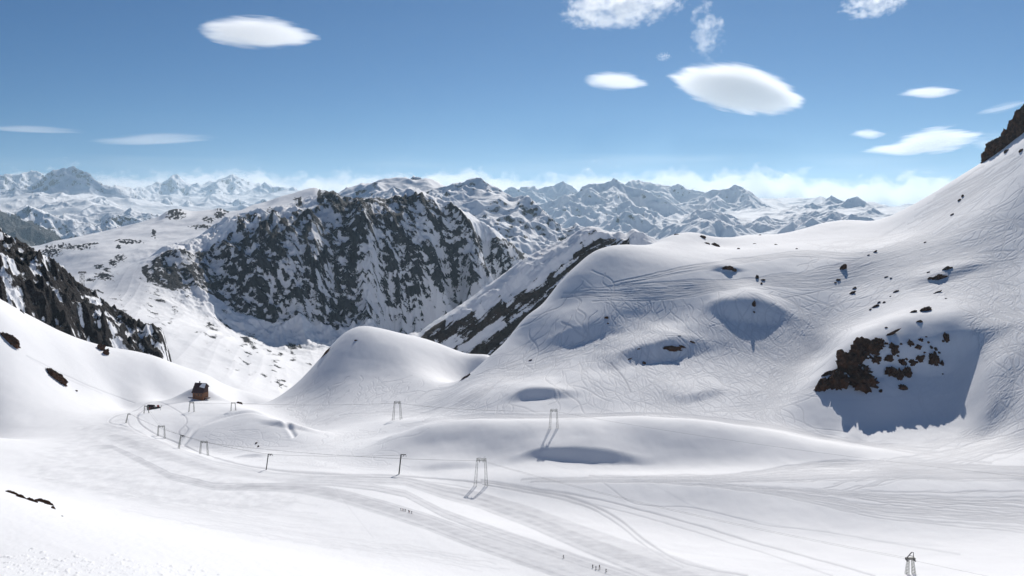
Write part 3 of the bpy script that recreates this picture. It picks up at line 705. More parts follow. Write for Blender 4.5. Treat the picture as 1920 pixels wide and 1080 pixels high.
def rear_rock(sh, nz, n2):
    p, b = sh.PX, sh.FF
    patch = zone(p, b, [(835,375),(860,352),(885,358),(905,368),(925,372),(915,390),(895,402),(880,405),(850,385)], 5, 20, 140)
    r = .42 - 1.3 * (nz - .72) + .55 * fbm(p / 14, b / 8, 4, 141)
    r = r * .75 - .2 * sstep(600, 640, p) * (1 - sstep(820, 850, p)) * 0
    return r - patch * 2 - .35 * sstep(960, 1060, p) * sstep(440, 470, b)
rear = far_sheet('snowy_range', rear_lines, (500, 1250), (3700, 8500), 1.3, 330, 110, 1100, rear_peaks, rear_sky, 150, rear_rock, .10)

right_lines = [
 [(800,600,5500),(1050,520,5500),(1180,490,5500),(1300,480,5500),(1500,480,5500),(1800,460,5500),(2300,460,5500)],
 [(800,540,6500),(1050,480,6500),(1180,455,6600),(1300,438,6800),(1500,425,6800),(1650,420,6800),(1800,425,6800),(2300,420,6800)],
 [(800,480,8000),(1000,430,8000),(1120,430,8000),(1220,420,8200),(1340,412,8200),(1500,403,8200),(1650,400,8200),(1800,405,8200),(2300,400,8200)],
 [(800,430,11000),(1000,420,11000),(1120,432,10000),(1220,430,10500),(1340,402,10500),(1500,392,10500),(1650,392,10500),(2300,392,10500)],
 [(800,385,15000),(1000,385,15000),(1200,385,15000),(1400,384,15000),(1600,392,15000),(2300,395,15000)],
 [(800,420,20000),(1500,420,20000),(2300,430,20000)],
]
right_peaks = [(1108,362,9000,70,3),(1120,395,8000,60,3),(1170,372,8600,60,3),(1225,362,11500,60,3),(1240,405,8400,50,3),(1300,392,8800,50,3),(1345,372,9800,60,3),(1410,376,9400,60,3),(1465,398,7900,40,3),(1560,400,7600,45,3),(1620,398,7800,40,3),(1380,410,7400,40,3),(1000,352,16000,60,3),(1100,356,15000,60,3),(960,358,14000,60,3),(1150,337,9600,110,4),(1195,342,13000,90,4),(1052,344,15000,50,3),(1272,350,12000,80,4),(1375,350,10500,85,3),(1310,372,10000,60,3),(1075,375,8800,60,3),
               (1560,371,9500,42,3),(1604,372,8800,50,4),(1490,385,8800,34,3),(1655,392,8600,40,3),(1180,395,7400,55,3),(1440,388,9000,36,3),(1525,380,9000,30,3),(1000,360,14000,60,3),(1700,392,14000,60,4)]
right_sky = [(930,372),(950,352),(965,353),(985,350),(1005,352),(1030,351),(1045,345),(1053,340),(1062,345),(1085,352),(1098,347),(1110,344),(1128,345),(1142,340),(1150,335),(1157,340),(1170,342),(1186,336),(1200,342),(1215,340),(1228,346),(1240,345),(1255,349),(1272,346),(1286,352),(1300,357),(1318,360),(1335,357),(1350,355),(1362,356),(1372,348),(1385,349),(1402,356),(1420,368),(1436,374),(1455,370),(1475,372),(1500,370),(1520,373),(1535,368),(1555,366),(1570,373),(1585,378),(1597,368),(1608,370),(1625,376),(1650,381),(1672,392),(1700,382),(1725,385),(1760,395),(2300,395)]
def right_rock(sh, nz, n2):
    p, b = sh.PX, sh.FF
    wood = zone(p, b, [(1085,448),(1170,440),(1215,450),(1240,470),(1150,480),(1080,470)], 4, 20, 180) * .55
    return np.maximum(.06 - 1.3 * (nz - .74) + .45 * fbm(p / 12, b / 6, 4, 171) - .30 * sstep(1200, 1300, p) * sstep(365, 390, b), wood)
def right_flat(p, b, Y): return .42 + .58 * (1 - sstep(1190, 1280, p) * (1 - sstep(14000, 19000, Y)))
def push(lines, k): return [[(a, b, c * k) for a, b, c in l] for l in lines]
_g = np.random.default_rng(6)
right_peaks += [(float(_g.uniform(1190, 1720)), float(_g.uniform(388, 416)), float(_g.uniform(6300, 10500)), float(_g.uniform(14, 38)), 3) for _ in range(46)]
right_lines = push(right_lines, 1.6); right_peaks = [(a, b, c * 1.6, d, e) for a, b, c, d, e in right_peaks]
right = far_sheet('distant_range', right_lines, (800, 2300), (8800, 32000), 1.3, 420, 270, 2900, right_peaks, right_sky, 170, right_rock, .14, flat=right_flat)

left_lines = [
 [(-800,560,6500),(0,540,6500),(200,500,6500),(400,480,6800),(700,480,7000)],
 [(-800,450,9000),(-200,450,9000),(0,450,9000),(120,455,9000),(250,440,9500),(350,430,9500),(500,425,10000),(700,430,10000)],
 [(-800,400,12000),(-200,400,12000),(0,400,12000),(120,395,12500),(250,405,12500),(350,412,12500),(500,410,14000),(700,400,14000)],
 [(-800,375,16000),(-200,375,16000),(0,378,16000),(120,378,16000),(250,385,16000),(350,395,17000),(500,398,19000),(700,385,19000)],
 [(-800,365,23000),(-200,365,23000),(60,368,23000),(200,370,23000),(350,378,25000),(500,372,25000),(700,372,25000)],
 [(-800,420,38000),(300,420,38000),(700,420,38000)],
]
left_peaks = [(100,338,17500,70,3),(165,345,17000,60,3),(30,350,17000,70,3),(100,372,14500,70,3),(140,380,13200,70,3),(40,385,12500,80,3),(210,385,14000,60,3),(-120,380,13500,90,3),(180,400,11500,60,3),(270,358,22000,50,3),(300,370,19000,60,3),(350,375,18500,60,3),(410,362,21000,60,3),(450,370,20000,60,3),(500,372,19500,60,3),(400,390,14000,60,3),(460,385,16000,60,3),(600,375,18000,60,3),(132,318,18500,95,5),(60,328,22000,60,3),(-20,332,20000,80,3),(-160,330,19000,90,4),(-330,325,19000,90,4),(218,350,20500,40,3),(330,330,26000,58,3),(290,352,27000,40,4),(437,333,26000,85,4),(390,350,26500,40,3),(500,352,25000,50,3),(548,358,24000,45,3),(365,350,26000,30,3),
              (70,360,14000,80,3),(-60,372,13000,80,3),(190,368,15000,60,3),(245,392,10500,45,3),(20,408,9500,60,4),(330,398,10500,45,3)]
left_sky = [(-800,330),(-60,335),(0,330),(12,325),(30,330),(45,322),(62,323),(68,319),(78,325),(90,326),(98,321),(110,317),(125,315),(136,313),(150,318),(165,325),(175,333),(185,342),(205,352),(215,346),(228,349),(245,352),(262,352),(280,349),(290,341),(300,343),(312,340),(320,332),(326,325),(331,324),(338,332),(345,340),(355,347),(365,344),(380,346),(392,340),(410,338),(425,332),(434,327),(444,330),(455,336),(468,342),(480,344),(492,342),(505,346),(520,352),(535,350),(552,353),(568,357),(590,362),(640,372)]
def left_rock(sh, nz, n2):
    p, b = sh.PX, sh.FF
    wood = (zone(p, b, [(-800,380),(0,395),(40,408),(80,425),(120,445),(140,470),(100,490),(-800,520)], 5, 20, 210) + zone(p, b, [(120,425),(210,405),(330,400),(360,420),(180,470),(130,460)], 5, 20, 220) * .5) * .95
    return np.maximum(.24 - 1.2 * (nz - .74) + .5 * fbm(p / 10, b / 6, 4, 211), wood * (.75 + .5 * fbm(p / 8, b / 6, 4, 212)))
_g = np.random.default_rng(5)
left_peaks += [(float(a), float(np.interp(a, [-300, 0, 150, 260, 330], [380, 392, 385, 400, 408]) + _g.uniform(-12, 16)), float(_g.uniform(8600, 13000)), float(_g.uniform(40, 80)), 3) for a in np.linspace(-280, 330, 26)]
left_lines = push(left_lines, 1.45); left_peaks = [(a, b, c * 1.45, d, e) for a, b, c, d, e in left_peaks]
left = far_sheet('faraway_range', left_lines, (-800, 700), (9500, 55000), 1.3, 420, 450, 4600, left_peaks, left_sky, 190, left_rock, .14)

# valley ground far below, reaching the horizon
def ground():
    bm = bmesh.new(); rs = [0, 3000, 8000, 20000, 45000, 100000]; n = 96; prev = None
    for r in rs:
        ring = [bm.verts.new((0, 0, -1900))] if r == 0 else [bm.verts.new((r * math.cos(2 * math.pi * k / n), r * math.sin(2 * math.pi * k / n), -1900)) for k in range(n)]
        if prev:
            for k in range(n):
                k2 = (k + 1) % n
                if len(prev) == 1: bm.faces.new((prev[0], ring[k], ring[k2]))
                else: bm.faces.new((prev[k], ring[k], ring[k2], prev[k2]))
        prev = ring
    me = bpy.data.meshes.new('ground'); bm.to_mesh(me); o = bpy.data.objects.new('ground', me); C.objects.link(o); o['kind'] = 'structure'; return o

def haze():
    bm = bmesh.new(); bmesh.ops.create_cube(bm, size=1.0)
    me = bpy.data.meshes.new('haze'); bm.to_mesh(me); o = bpy.data.objects.new('haze', me); C.objects.link(o)
    lo, hi = (-60000, -3000, -1901), (60000, 60000, 2700)
    for v in me.vertices:
        v.co = [lo[i] if v.co[i] < 0 else hi[i] for i in range(3)]
    m = bpy.data.materials.new('haze_air'); m.use_nodes = True; n = m.node_tree; n.nodes.remove(n.nodes['Principled BSDF'])
    p = n.nodes.new('ShaderNodeVolumePrincipled'); p.inputs['Color'].default_value = (.62, .84, 1, 1); p.inputs['Density'].default_value = HAZE
    p.inputs['Anisotropy'].default_value = .45
    n.links.new(p.outputs[0], n.nodes['Material Output'].inputs['Volume']); me.materials.append(m)
    o['kind'] = 'stuff'; o['label'] = 'thin bluish mountain haze veiling the distant ranges'
    return o
HAZE = 1.5e-5

# ------------------------------------------------------------------ the setting is linked
near.build(snow_rock('snow_near', 3.0, bump=.15))
crags.build(snow_rock('crag_rock', 2, amp=.9, rock_a=(.007, .006, .007), rock_b=(.042, .034, .033)))
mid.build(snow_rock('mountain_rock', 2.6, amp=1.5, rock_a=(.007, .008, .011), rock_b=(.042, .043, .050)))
ridge.build(snow_rock('ridge_rock', 2.4, amp=1.0, rock_a=(.010, .008, .008), rock_b=(.085, .058, .042)))
MF = snow_rock('far_rock', 22, amp=.8, rock_a=(.05, .045, .04), rock_b=(.10, .09, .08))
rear.build(MF); right.build(MF); left.build(MF)
ground().data.materials.append(MF)
haze()

# ------------------------------------------------------------------ materials of the objects
def flat(name, col, rough=.7, metal=0.0, var=.25, sc=2.0):
    m = bpy.data.materials.new(name); N, L, P = nodes(m)
    tc = N.new('ShaderNodeTexCoord'); n = N.new('ShaderNodeTexNoise'); n.inputs['Scale'].default_value = sc; n.inputs['Detail'].default_value = 5
    L.new(tc.outputs['Object'], n.inputs['Vector'])
    r = N.new('ShaderNodeMapRange'); r.inputs[3].default_value = 1 - var; r.inputs[4].default_value = 1 + var; L.new(n.outputs[0], r.inputs[0])
    x = N.new('ShaderNodeMix'); x.data_type = 'RGBA'; x.blend_type = 'MULTIPLY'; x.inputs[0].default_value = 1; x.inputs[6].default_value = (*col, 1)
    L.new(r.outputs[0], x.inputs[7]); L.new(x.outputs[2], P.inputs['Base Color'])
    P.inputs['Roughness'].default_value = rough; P.inputs['Metallic'].default_value = metal
    return m
M_STEEL = flat('galvanised_steel', (.16, .17, .15), .55, .3); M_DARK = flat('dark_steel', (.03, .03, .032), .6)
M_WOOD = flat('brown_timber', (.20, .085, .035), .8, 0, .35, .8); M_WOODD = flat('weathered_timber', (.055, .022, .016), .85, 0, .3, .8)
M_ROOF = flat('dark_red_roof', (.045, .018, .018), .8); M_SNOW = flat('roof_snow', (.8, .82, .86), .8, 0, .05); M_GLASS = flat('dark_glass', (.02, .025, .03), .15)
M_RED = flat('red_paint', (.25, .03, .02), .5)
M_COATS = [flat(n_, c_) for n_, c_ in (('navy_cloth', (.02, .025, .06)), ('red_cloth', (.25, .03, .03)), ('black_cloth', (.015, .015, .017)), ('brown_cloth', (.10, .06, .04)))]
def rock_mat(name, snowy):
    m = snow_rock(name, 1.2, amp=.5, rock_a=(.016, .007, .005), rock_b=(.18, .085, .045), bump=.5)
    return m
M_ROCK = rock_mat('bare_rock', 0)

def tag(o, label=None, cat=None, group=None, kind=None):
    if label: o['label'] = label
    if cat: o['category'] = cat
    if group: o['group'] = group
    if kind: o['kind'] = kind
    return o
def link(name, me, parent=None):
    o = bpy.data.objects.new(name, me); C.objects.link(o)
    if parent: o.parent = parent
    return o
def empty(name, loc, rz=0.0):
    o = bpy.data.objects.new(name, None); o.empty_display_size = 1; C.objects.link(o); o.location = loc; o.rotation_euler.z = rz; return o
def bar(bm, a, b, r, n=4):
    a, b = Vector(a), Vector(b); d = (b - a); 
    if d.length < 1e-6: return
    q = d.to_track_quat('Z', 'Y'); rings = []
    for p in (a, b):
        rings.append([bm.verts.new(p + q @ Vector((r * math.cos(2 * math.pi * (k + .5) / n), r * math.sin(2 * math.pi * (k + .5) / n), 0))) for k in range(n)])
    for k in range(n): bm.faces.new((rings[0][k], rings[0][(k + 1) % n], rings[1][(k + 1) % n], rings[1][k]))
    bm.faces.new(rings[0][::-1]); bm.faces.new(rings[1])
def box(bm, lo, hi):
    r = bmesh.ops.create_cube(bm, size=1.0)['verts']
    for v in r: v.co = [lo[i] if v.co[i] < 0 else hi[i] for i in range(3)]
    return r
def done(name, bm, mat, parent=None, smooth=False):
    me = bpy.data.meshes.new(name); bm.normal_update(); bm.to_mesh(me); bm.free(); me.materials.append(mat)
    if smooth: me.polygons.foreach_set('use_smooth', [True] * len(me.polygons))
    return link(name, me, parent)

# ------------------------------------------------------------------ rocks poking through the snow
def rock_mesh(seed, sx, sy, sz, craggy=1.0, sub=4):
    bm = bmesh.new(); bmesh.ops.create_icosphere(bm, subdivisions=sub, radius=1.0)
    P = np.array([v.co[:] for v in bm.verts])
    def n3(f, s_): return (perlin(P[:, 0] * f + s_, P[:, 1] * f + P[:, 2] * f * .7, seed % 97) + perlin(P[:, 1] * f + s_, P[:, 2] * f - P[:, 0] * f * .6, seed % 89)) * .5
    d = 1 + craggy * (.50 * n3(1.3, seed) - .42 * np.abs(n3(2.6, seed + 3)) + .26 * n3(5.5, seed + 7) - .2 * np.abs(n3(9.5, seed + 8)) + .12 * n3(15, seed + 9))
    P = P * d[:, None] * np.array([sx, sy, sz])
    for v, p in zip(bm.verts, P): v.co = p
    me = bpy.data.meshes.new('rock_outcrop'); bm.to_mesh(me)
    bm.free()
    nv = len(me.vertices)
    for k_, val in (('rock', .95), ('wear_shade', 0.0)):
        at = me.attributes.new(k_, 'FLOAT', 'POINT'); arr = np.full(nv, val, np.float32)
        if k_ == 'rock':
            nz = np.array([v.normal.z for v in me.vertices]); arr = (1.05 - .55 * np.clip((nz - .72) / .2, 0, 1) * (n3(4, seed + 5) > -.05)).astype(np.float32)
        at.data.foreach_set('value', arr)
    me.materials.append(M_ROCK)
    return me
def add_rock(px, py, w_, h_, ang=0.0, label=None, group=None, sheet=None, seed=None, lift=0.0, craggy=1.0, name='rock_outcrop'):
    sheet = sheet or near
    p = sheet.surf(px, py); k_ = p.y / FPX
    seed = seed if seed is not None else int(px * 7 + py * 13)
    sx, sz = w_ * .5 * k_, h_ * .5 * k_
    sy = max(min(sx, sz) * .75, .22 * max(sx, sz)); me = rock_mesh(seed, sx, sy, sz, craggy)
    o = link(name, me); o.location = p + Vector((0, 0.45 * sy, lift * sz)); o.rotation_euler = (R(-12), R(ang), 0)
    tag(o, label, 'rock', group); return o
KN = 'dark rocks breaking through the shaded knoll face'
knoll = [
 (1623,667,42,44,-20,'broad craggy upper block in the big rock mass of the knoll'), (1597,694,38,46,-15,'tall dark block in the middle of the knoll rock mass'),
 (1545,731,20,40,40,'slanting pointed slab at the lower left end of the knoll rock mass'), (1576,727,34,40,0,'dark jagged block just above the pointed slab of the knoll'),
 (1625,728,42,46,0,'large brownish boulder at the bottom of the knoll rock mass'), (1648,649,22,22,0,'square dark rock crowning the upper end of the knoll rock mass'),
 (1613,700,40,18,-15,'flat dark ledge bridging the two big blocks of the knoll'), (1557,702,28,11,-32,'thin slanting rock strip left of the knoll rock mass'),
 (1677,660,19,26,8,'upright dark rock right of the square rock crowning the knoll'), (1667,674,22,15,-20,'stepped small rock below the upright rock on the knoll'),
 (1643,677,20,18,-20,'squat rock between the big blocks and the stepped rock on the knoll'), (1708,647,10,19,0,'narrow upright rock in the middle of the knoll top row'),
 (1723,653,13,12,-20,'small round rock right of the narrow upright rock on the knoll'), (1727,639,9,9,0,'tiny rock above the small round rock on the knoll'),
 (1726,674,17,13,-30,'slanted rock chip in the centre of the knoll face'), (1713,681,14,11,0,'low rock chip touching the slanted chip on the knoll'),
 (1693,681,13,13,-30,'small rock left of the low chip on the knoll face'), (1673,703,24,28,0,'bulky dark rock in the lower middle of the knoll face'),
 (1687,711,13,30,12,'slim rock leaning on the bulky lower rock of the knoll'), (1703,705,16,27,5,'oval dark rock standing alone right of the slim leaning rock'),
 (1693,730,15,16,0,'brown round boulder lowest in the middle of the knoll face'), (1652,735,7,9,0,'tiny stone beside the large brownish boulder of the knoll'),
 (1754,681,19,38,-6,'tall dark rock on the right of the knoll face'), (1767,684,7,16,0,'thin rock sliver right of the tall dark rock on the knoll'),
 (1777,640,11,30,-8,'rightmost narrow rock high on the knoll shoulder'), (1747,653,6,8,0,'pebble sized rock above the tall dark rock on the knoll')]
for i, r_ in enumerate(knoll): f_ = 1.35 if i < 7 else 1.12; add_rock(r_[0], r_[1], r_[2] * f_, r_[3] * f_, r_[4], r_[5], KN, craggy=1.35)
for i, (px, py, w_, h_) in enumerate([(1690,646,6,6),(1737,632,5,4),(1741,643,6,7),(1755,656,7,9),(1761,662,7,6),(1684,668,6,5),(1700,674,7,6),(1769,641,6,7),(1662,645,8,7),(1734,662,6,5),(1768,702,4,4),(1602,666,8,7),(1611,655,7,6),(1588,668,6,7)]):
    add_rock(px, py, w_, h_, 0, 'tiny dark stone scattered among the bigger rocks of the shaded knoll', 'stones between the knoll rocks')
lone = [
 (1737,583,24,15,-10,'dark rock on the crest straight above the knoll'), (1712,586,18,7,-25,'thin rock streak left of the dark crest rock above the knoll'),
 (1725,604,13,8,0,'small blocky stone on the bright rim of the knoll'), (1668,628,44,6,-27,'long thin rock band along the bright rim of the knoll'),
 (1662,615,6,4,0,'speck of rock above the long thin rim band'), (1763,522,28,15,-12,'dark flat rock of the pair high on the tracked slope'),
 (1778,505,19,12,-10,'upper rock of the pair high on the tracked slope'), (1745,523,10,7,-25,'little rock left of the flat rock high on the tracked slope'),
 (1741,511,8,3,-20,'rock sliver above the little rock high on the tracked slope'), (1757,549,20,4,-25,'thin rock streak below the rock pair high on the slope'),
 (1774,560,5,3,0,'lone speck below the thin streak on the tracked slope'), (1580,505,24,11,-48,'slanting spindle shaped rock near the snow saddle'),
 (1572,526,9,7,-30,'small rock below the slanting spindle rock'), (1567,531,5,5,0,'lowest chip under the slanting spindle rock'),
 (1602,541,10,5,-25,'upper piece of the broken rock line on the middle slope'), (1597,551,18,7,-38,'lower piece of the broken rock line on the middle slope'),
 (1648,568,9,4,-35,'upper chip of the rock dashes on the bright slope'), (1641,576,18,6,-33,'longest of the rock dashes on the bright slope'),
 (1632,581,6,4,-30,'lower end chip of the rock dashes on the bright slope'), (1658,568,7,5,-40,'right hand chip beside the rock dashes on the bright slope'),
 (1680,547,13,4,-25,'thin rock dash above the bright slope'), (1670,556,4,3,0,'speck left of the thin rock dash'),
 (1662,520,8,4,-25,'small rock on the shaded roll of the middle slope'), (1671,522,5,3,0,'speck beside the small rock on the shaded roll'),
 (1640,473,14,4,-35,'thin rock dash at the foot of the high slope'), (1628,479,6,3,-30,'lower speck by the thin dash at the foot of the high slope'),
 (1806,368,6,7,-30,'dark stone high up near the sloping skyline'), (1800,376,8,6,-25,'second stone just below the dark stone near the sloping skyline'), (1786,403,10,5,-35,'rock chips below the two stones near the sloping skyline'),
 (1364,505,30,13,0,'dark double humped rock on the smooth hill shoulder'), (1377,508,12,9,0,'small hump joined to the double humped rock'),
 (1420,522,7,14,10,'upright rock chip on the snow between two tracks'), (1432,526,9,6,15,'rock chip right of the upright chip'), (1428,533,5,7,0,'lowest chip of the three on the snow between the tracks'),
 (1414,574,7,24,8,'narrow vertical rock on the shaded scoop'), (1414,586,5,5,0,'tiny stone under the narrow vertical rock'),
 (1137,597,9,8,0,'isolated dark stone on the left of the tracked hill'), (1140,607,4,4,0,'speck under the isolated dark stone'),
 (1257,656,42,14,-6,'long dark outcrop on top of the shaded shelf'), (1300,643,13,5,32,'slanting rock right of the long outcrop'), (1280,651,14,6,20,'tail rock at the right end of the long outcrop'),
 (1273,630,9,2,0,'thin sliver above the long outcrop'), (1208,682,7,8,0,'small square stone on the shaded shelf'), (1198,655,7,4,0,'small rock left of the long outcrop'),
 (1180,674,12,3,-25,'thin rock line on the lip of the shaded shelf'), (995,676,7,4,0,'tiny stone low on the left of the hill'),
 (1341,461,16,11,10,'dark rock group below the rounded summit bump'), (1325,457,12,6,10,'smaller rock left of the group below the summit bump'),
 (1293,435,26,7,5,'dark rocks along the top of the rounded summit bump'), (1318,446,12,10,25,'steep rock on the right side of the summit bump'), (1268,440,9,3,-10,'thin rock on the left side of the summit bump'),
 (1402,438,10,5,0,'reddish stone on the plateau rim'), (1425,441,5,3,0,'speck right of the reddish stone on the plateau rim'), (1385,467,7,5,0,'lone stone on the bright plateau'),
 (1455,459,6,3,0,'flat stone on the bright plateau'), (1415,457,7,2,0,'thin dark fleck on the bright plateau'), (1494,467,5,3,0,'speck where tracks cross on the plateau'),
 (1624,413,16,6,0,'dark rock on the skyline of the snow dome'), (1606,411,12,3,5,'low rock left of the skyline rock on the snow dome'), (1735,455,6,4,0,'pebble on the upper traverse'),
 (941,641,50,13,-48,'brown cliff band on the left edge of the big hill'), (872,709,26,6,-38,'thin rock edge low on the left flank of the big hill'), (1086,472,22,6,-45,'dark rock edge high on the left flank of the big hill'),
 (608,666,34,5,-52,'thin rock edge on the left side of the snow dome'), (667,639,6,4,0,'small dark stone near the top of the snow dome'),
 (16,640,46,22,38,'ragged outcrop at the picture edge on the bright slope'), (103,710,54,22,44,'elongated jagged outcrop on the bright slope'), (143,733,6,3,0,'tiny stone beside the jagged outcrop on the bright slope'),
 (1915,283,10,7,-40,'small rock on the high snow edge beneath the cliff'), (1888,284,11,7,-40,'rock beneath the skyline cliff'),
 (480,832,4,7,30,'small dark stone on the lip of the bowl'), (449,757,12,7,20,'dark rock beside the lift gantry at the dome foot'), (484,838,4,5,20,'smaller stone below the one on the lip of the bowl')]
for r_ in lone: add_rock(*r_[:6])
for px, py, w_, h_, ang, lb in [(22,921,22,6,18,'upper left dark rock on the foreground snow edge'), (40,929,22,7,25,'slanting rock second along the foreground snow edge'), (58,935,20,7,20,'third dark rock along the foreground snow edge'),
                           (76,937,22,9,12,'thickest dark rock on the foreground snow edge'), (91,942,20,8,35,'dark red rock near the end of the foreground snow edge'), (101,950,12,4,45,'pointed last rock of the foreground snow edge'), (116,964,4,2,0,'tiny stone just past the foreground rocks')]:
    add_rock(px, py + 4, w_ * 1.15, h_ * 1.15, ang, lb, craggy=1.1)
CL = 'cliff blocks on the right skyline'
for px, py, w_, h_, ang, lb in [(1842,312,10,5,-35,'smallest rock at the lower end of the skyline cliff'), (1856,294,18,34,20,'reddish lowest block of the skyline cliff'), (1868,279,24,30,0,'second block from the lower end of the skyline cliff'),
                           (1882,270,24,30,0,'third block from the lower end of the skyline cliff'), (1893,260,24,34,0,'bulging middle block of the skyline cliff'), (1904,246,22,44,10,'jagged upper block of the skyline cliff'), (1909,222,8,28,8,'thin finger of rock on the skyline cliff'), (1920,232,22,62,5,'tallest block of the skyline cliff at the picture edge'),
                           (1940,220,30,70,5,'outer block of the skyline cliff'), (1965,205,34,80,5,'outermost block of the skyline cliff')]:
    p = near.surf(px, near.FF[np.abs(near.cols - px).argmin()].min() + 1.5) if px < 2000 else None
    k_ = p.y / FPX; o = link('cliff_block', rock_mesh(int(px), w_ * .55 * k_, w_ * .5 * k_, h_ * .55 * k_, 1.1)); o.location = (p.x, p.y + 6, (HZ - py) / FPX * p.y); o.rotation_euler = (0, R(ang), 0); tag(o, lb, 'rock', CL)
# rocks along the foot of the left crags
for px, py, w_, h_, lb in [(188,655,18,20,'big brown boulder at the foot of the left crags'), (197,664,12,22,'pointed rock below the brown boulder'), (248,655,14,24,'upright rock at the crag foot left of the end spur'), (290,655,26,26,'dark spur rock closing the left crags')]:
    add_rock(px, py, w_, h_, 8, lb, craggy=1.1)

# ------------------------------------------------------------------ lift towers
def lattice(bm, a, b, wa, wb, n=7, r=.09):
    a, b = Vector(a), Vector(b); ax = (b - a).normalized()
    u = ax.cross(Vector((0, 1, 0))).normalized() if abs(ax.y) < .9 else Vector((1, 0, 0)); v = ax.cross(u).normalized(); lev = []
    for k_ in range(n + 1):
        t = k_ / n; c = a.lerp(b, t); w_ = (wa + (wb - wa) * t) / 2
        lev.append([c + u * w_ * i + v * w_ * j for i, j in ((-1, -1), (1, -1), (1, 1), (-1, 1))])
    for i in range(4): bar(bm, lev[0][i], lev[-1][i], r)
    for k_ in range(n):
        for i in range(4):
            j = (i + 1) % 4; bar(bm, lev[k_ + 1][i], lev[k_ + 1][j], r * .6)
            if (k_ + i) % 2: bar(bm, lev[k_][i], lev[k_ + 1][j], r * .6)
            else: bar(bm, lev[k_][j], lev[k_ + 1][i], r * .6)
def wheels(bm, c, n=4, sp=.8, r=.32):
    for i in range(n):
        y = (i - (n - 1) / 2) * sp
        bar(bm, (c[0] - .1, c[1] + y, c[2]), (c[0] + .1, c[1] + y, c[2]), r, 10)
    bar(bm, (c[0] + .14, c[1] - n * sp / 2, c[2] + .1), (c[0] + .14, c[1] + n * sp / 2, c[2] + .1), .09)
TOPS = {}
def portal(key, pxl, pyl, pxr, pyr, ptx0, ptx1, pty, label, dark=False, group='portal lift towers'):
    """two splayed lattice legs joined by a truss, feet on the snow"""
    fl, fr = near.surf(pxl, pyl), near.surf(pxr, pyr); Yc = (fl.y + fr.y) / 2
    fr = Vector(((pxr - 960) / FPX * (Yc), Yc, near.zat((pxr - 960) / FPX * Yc, Yc))); fl = Vector(((pxl - 960) / FPX * Yc, Yc, near.zat((pxl - 960) / FPX * Yc, Yc)))
    base = (fl + fr) / 2; base.z = min(fl.z, fr.z); zt = (HZ - pty) / FPX * Yc - base.z
    x0, x1 = (ptx0 - 960) / FPX * Yc - base.x, (ptx1 - 960) / FPX * Yc - base.x
    e = empty('lift_tower', base); tag(e, label, 'lift tower', group)
    hb = zt * .09; lw = zt * .075; rr = .045 + zt * .0018
    for f, xt in ((fl, x0), (fr, x1)):
        bm = bmesh.new(); lattice(bm, (f.x - base.x, 0, f.z - base.z - .3), (xt, 0, zt - hb * .5), lw * 1.35, lw * .7, 9, rr); done('leg', bm, M_STEEL, e)
    bm = bmesh.new(); lattice(bm, (x0 - lw * .4, 0, zt - hb), (x1 + lw * .4, 0, zt - hb), lw * .8, lw * .8, 4, rr); bar(bm, (x0, 0, zt - hb * .3), (x0 + (x1 - x0) * .5, 0, zt), rr); bar(bm, (x1, 0, zt + hb * .25), (x0 + (x1 - x0) * .5, 0, zt - hb), rr); done('crossbeam', bm, M_STEEL, e)
    for xs in (x0 + (x1 - x0) * .28, x0 + (x1 - x0) * .72):
        bm = bmesh.new(); wheels(bm, (xs, 0, zt - hb * 1.6), 4, zt * .05, zt * .02); bar(bm, (xs, 0, zt - hb), (xs, 0, zt - hb * 1.6), rr); done('sheave_assembly', bm, M_DARK, e)
    TOPS[key] = [Vector((base.x + x0 + (x1 - x0) * q, Yc, base.z + zt - hb * 1.6 + .3)) for q in (.28, .72)]
    return e
portal('a1', 891, 914, 912, 908, 895, 910, 857, 'large two legged lattice lift tower beside the groomed runs')
portal('b1', 1031, 806, 1045, 801, 1033, 1044, 766, 'two legged lift tower standing on the smooth snow swell')
portal('b2', 737, 789, 752, 786, 740, 750, 751, 'slender two legged lift tower at the foot of the tracked slope')
portal('a2', 375, 853, 390, 849, 377, 388, 826, 'small two legged lift tower by the dark rope track, nearer of two')
portal('a3', 296, 821, 309, 817, 297, 308, 797, 'small two legged lift tower where the dark rope track bends')
portal('b3', 433, 771, 442, 769, 434, 441, 754, 'tiny two legged lift tower beside the dark rock past the hut')
portal('b4', 354, 774, 364, 771, 356, 363, 753, 'tiny two legged lift tower in the shadow below the hut')
portal('a4', 270, 776, 279, 774, 271, 278, 760, 'tiny two legged lift tower in front of the small lift shed')
# nearest tower, cut by the lower picture edge
Yn = 400.0; xb = (1707 - 960) / FPX * Yn; zb = near.zat(xb, Yn); zt = (HZ - 1048) / FPX * Yn - zb
e = tag(empty('lift_tower', (xb, Yn, zb)), 'tall lattice lift tower cut off by the bottom picture edge', 'lift tower', 'portal lift towers')
for sx in (-1, 1):
    bm = bmesh.new(); lattice(bm, (sx * 1.6, 0, -.3), (sx * 1.0, 0, zt), 1.5, .9, 10, .07); done('leg', bm, M_STEEL, e)
bm = bmesh.new(); box(bm, (-2.1, -.8, zt), (2.1, .8, zt + .6)); done('crossbeam', bm, M_DARK, e)
bm = bmesh.new(); bar(bm, (-1.6, 0, zt + .6), (.6, 0, zt + 3.1), .22); bar(bm, (1.5, 0, zt + .6), (1.4, 0, zt + 3.1), .16); bar(bm, (.6, 0, zt + 3.1), (1.4, 0, zt + 3.0), .15); bar(bm, (-.6, 0, zt + 1.7), (1.4, 0, zt + 1.2), .14); done('lifting_frame', bm, M_DARK, e)
bm = bmesh.new(); wheels(bm, (-1.8, 0, zt - .5), 4, .8, .35); done('sheave_assembly', bm, M_DARK, e)
bm = bmesh.new(); wheels(bm, (1.8, 0, zt - .5), 4, .8, .35); done('sheave_assembly', bm, M_DARK, e)
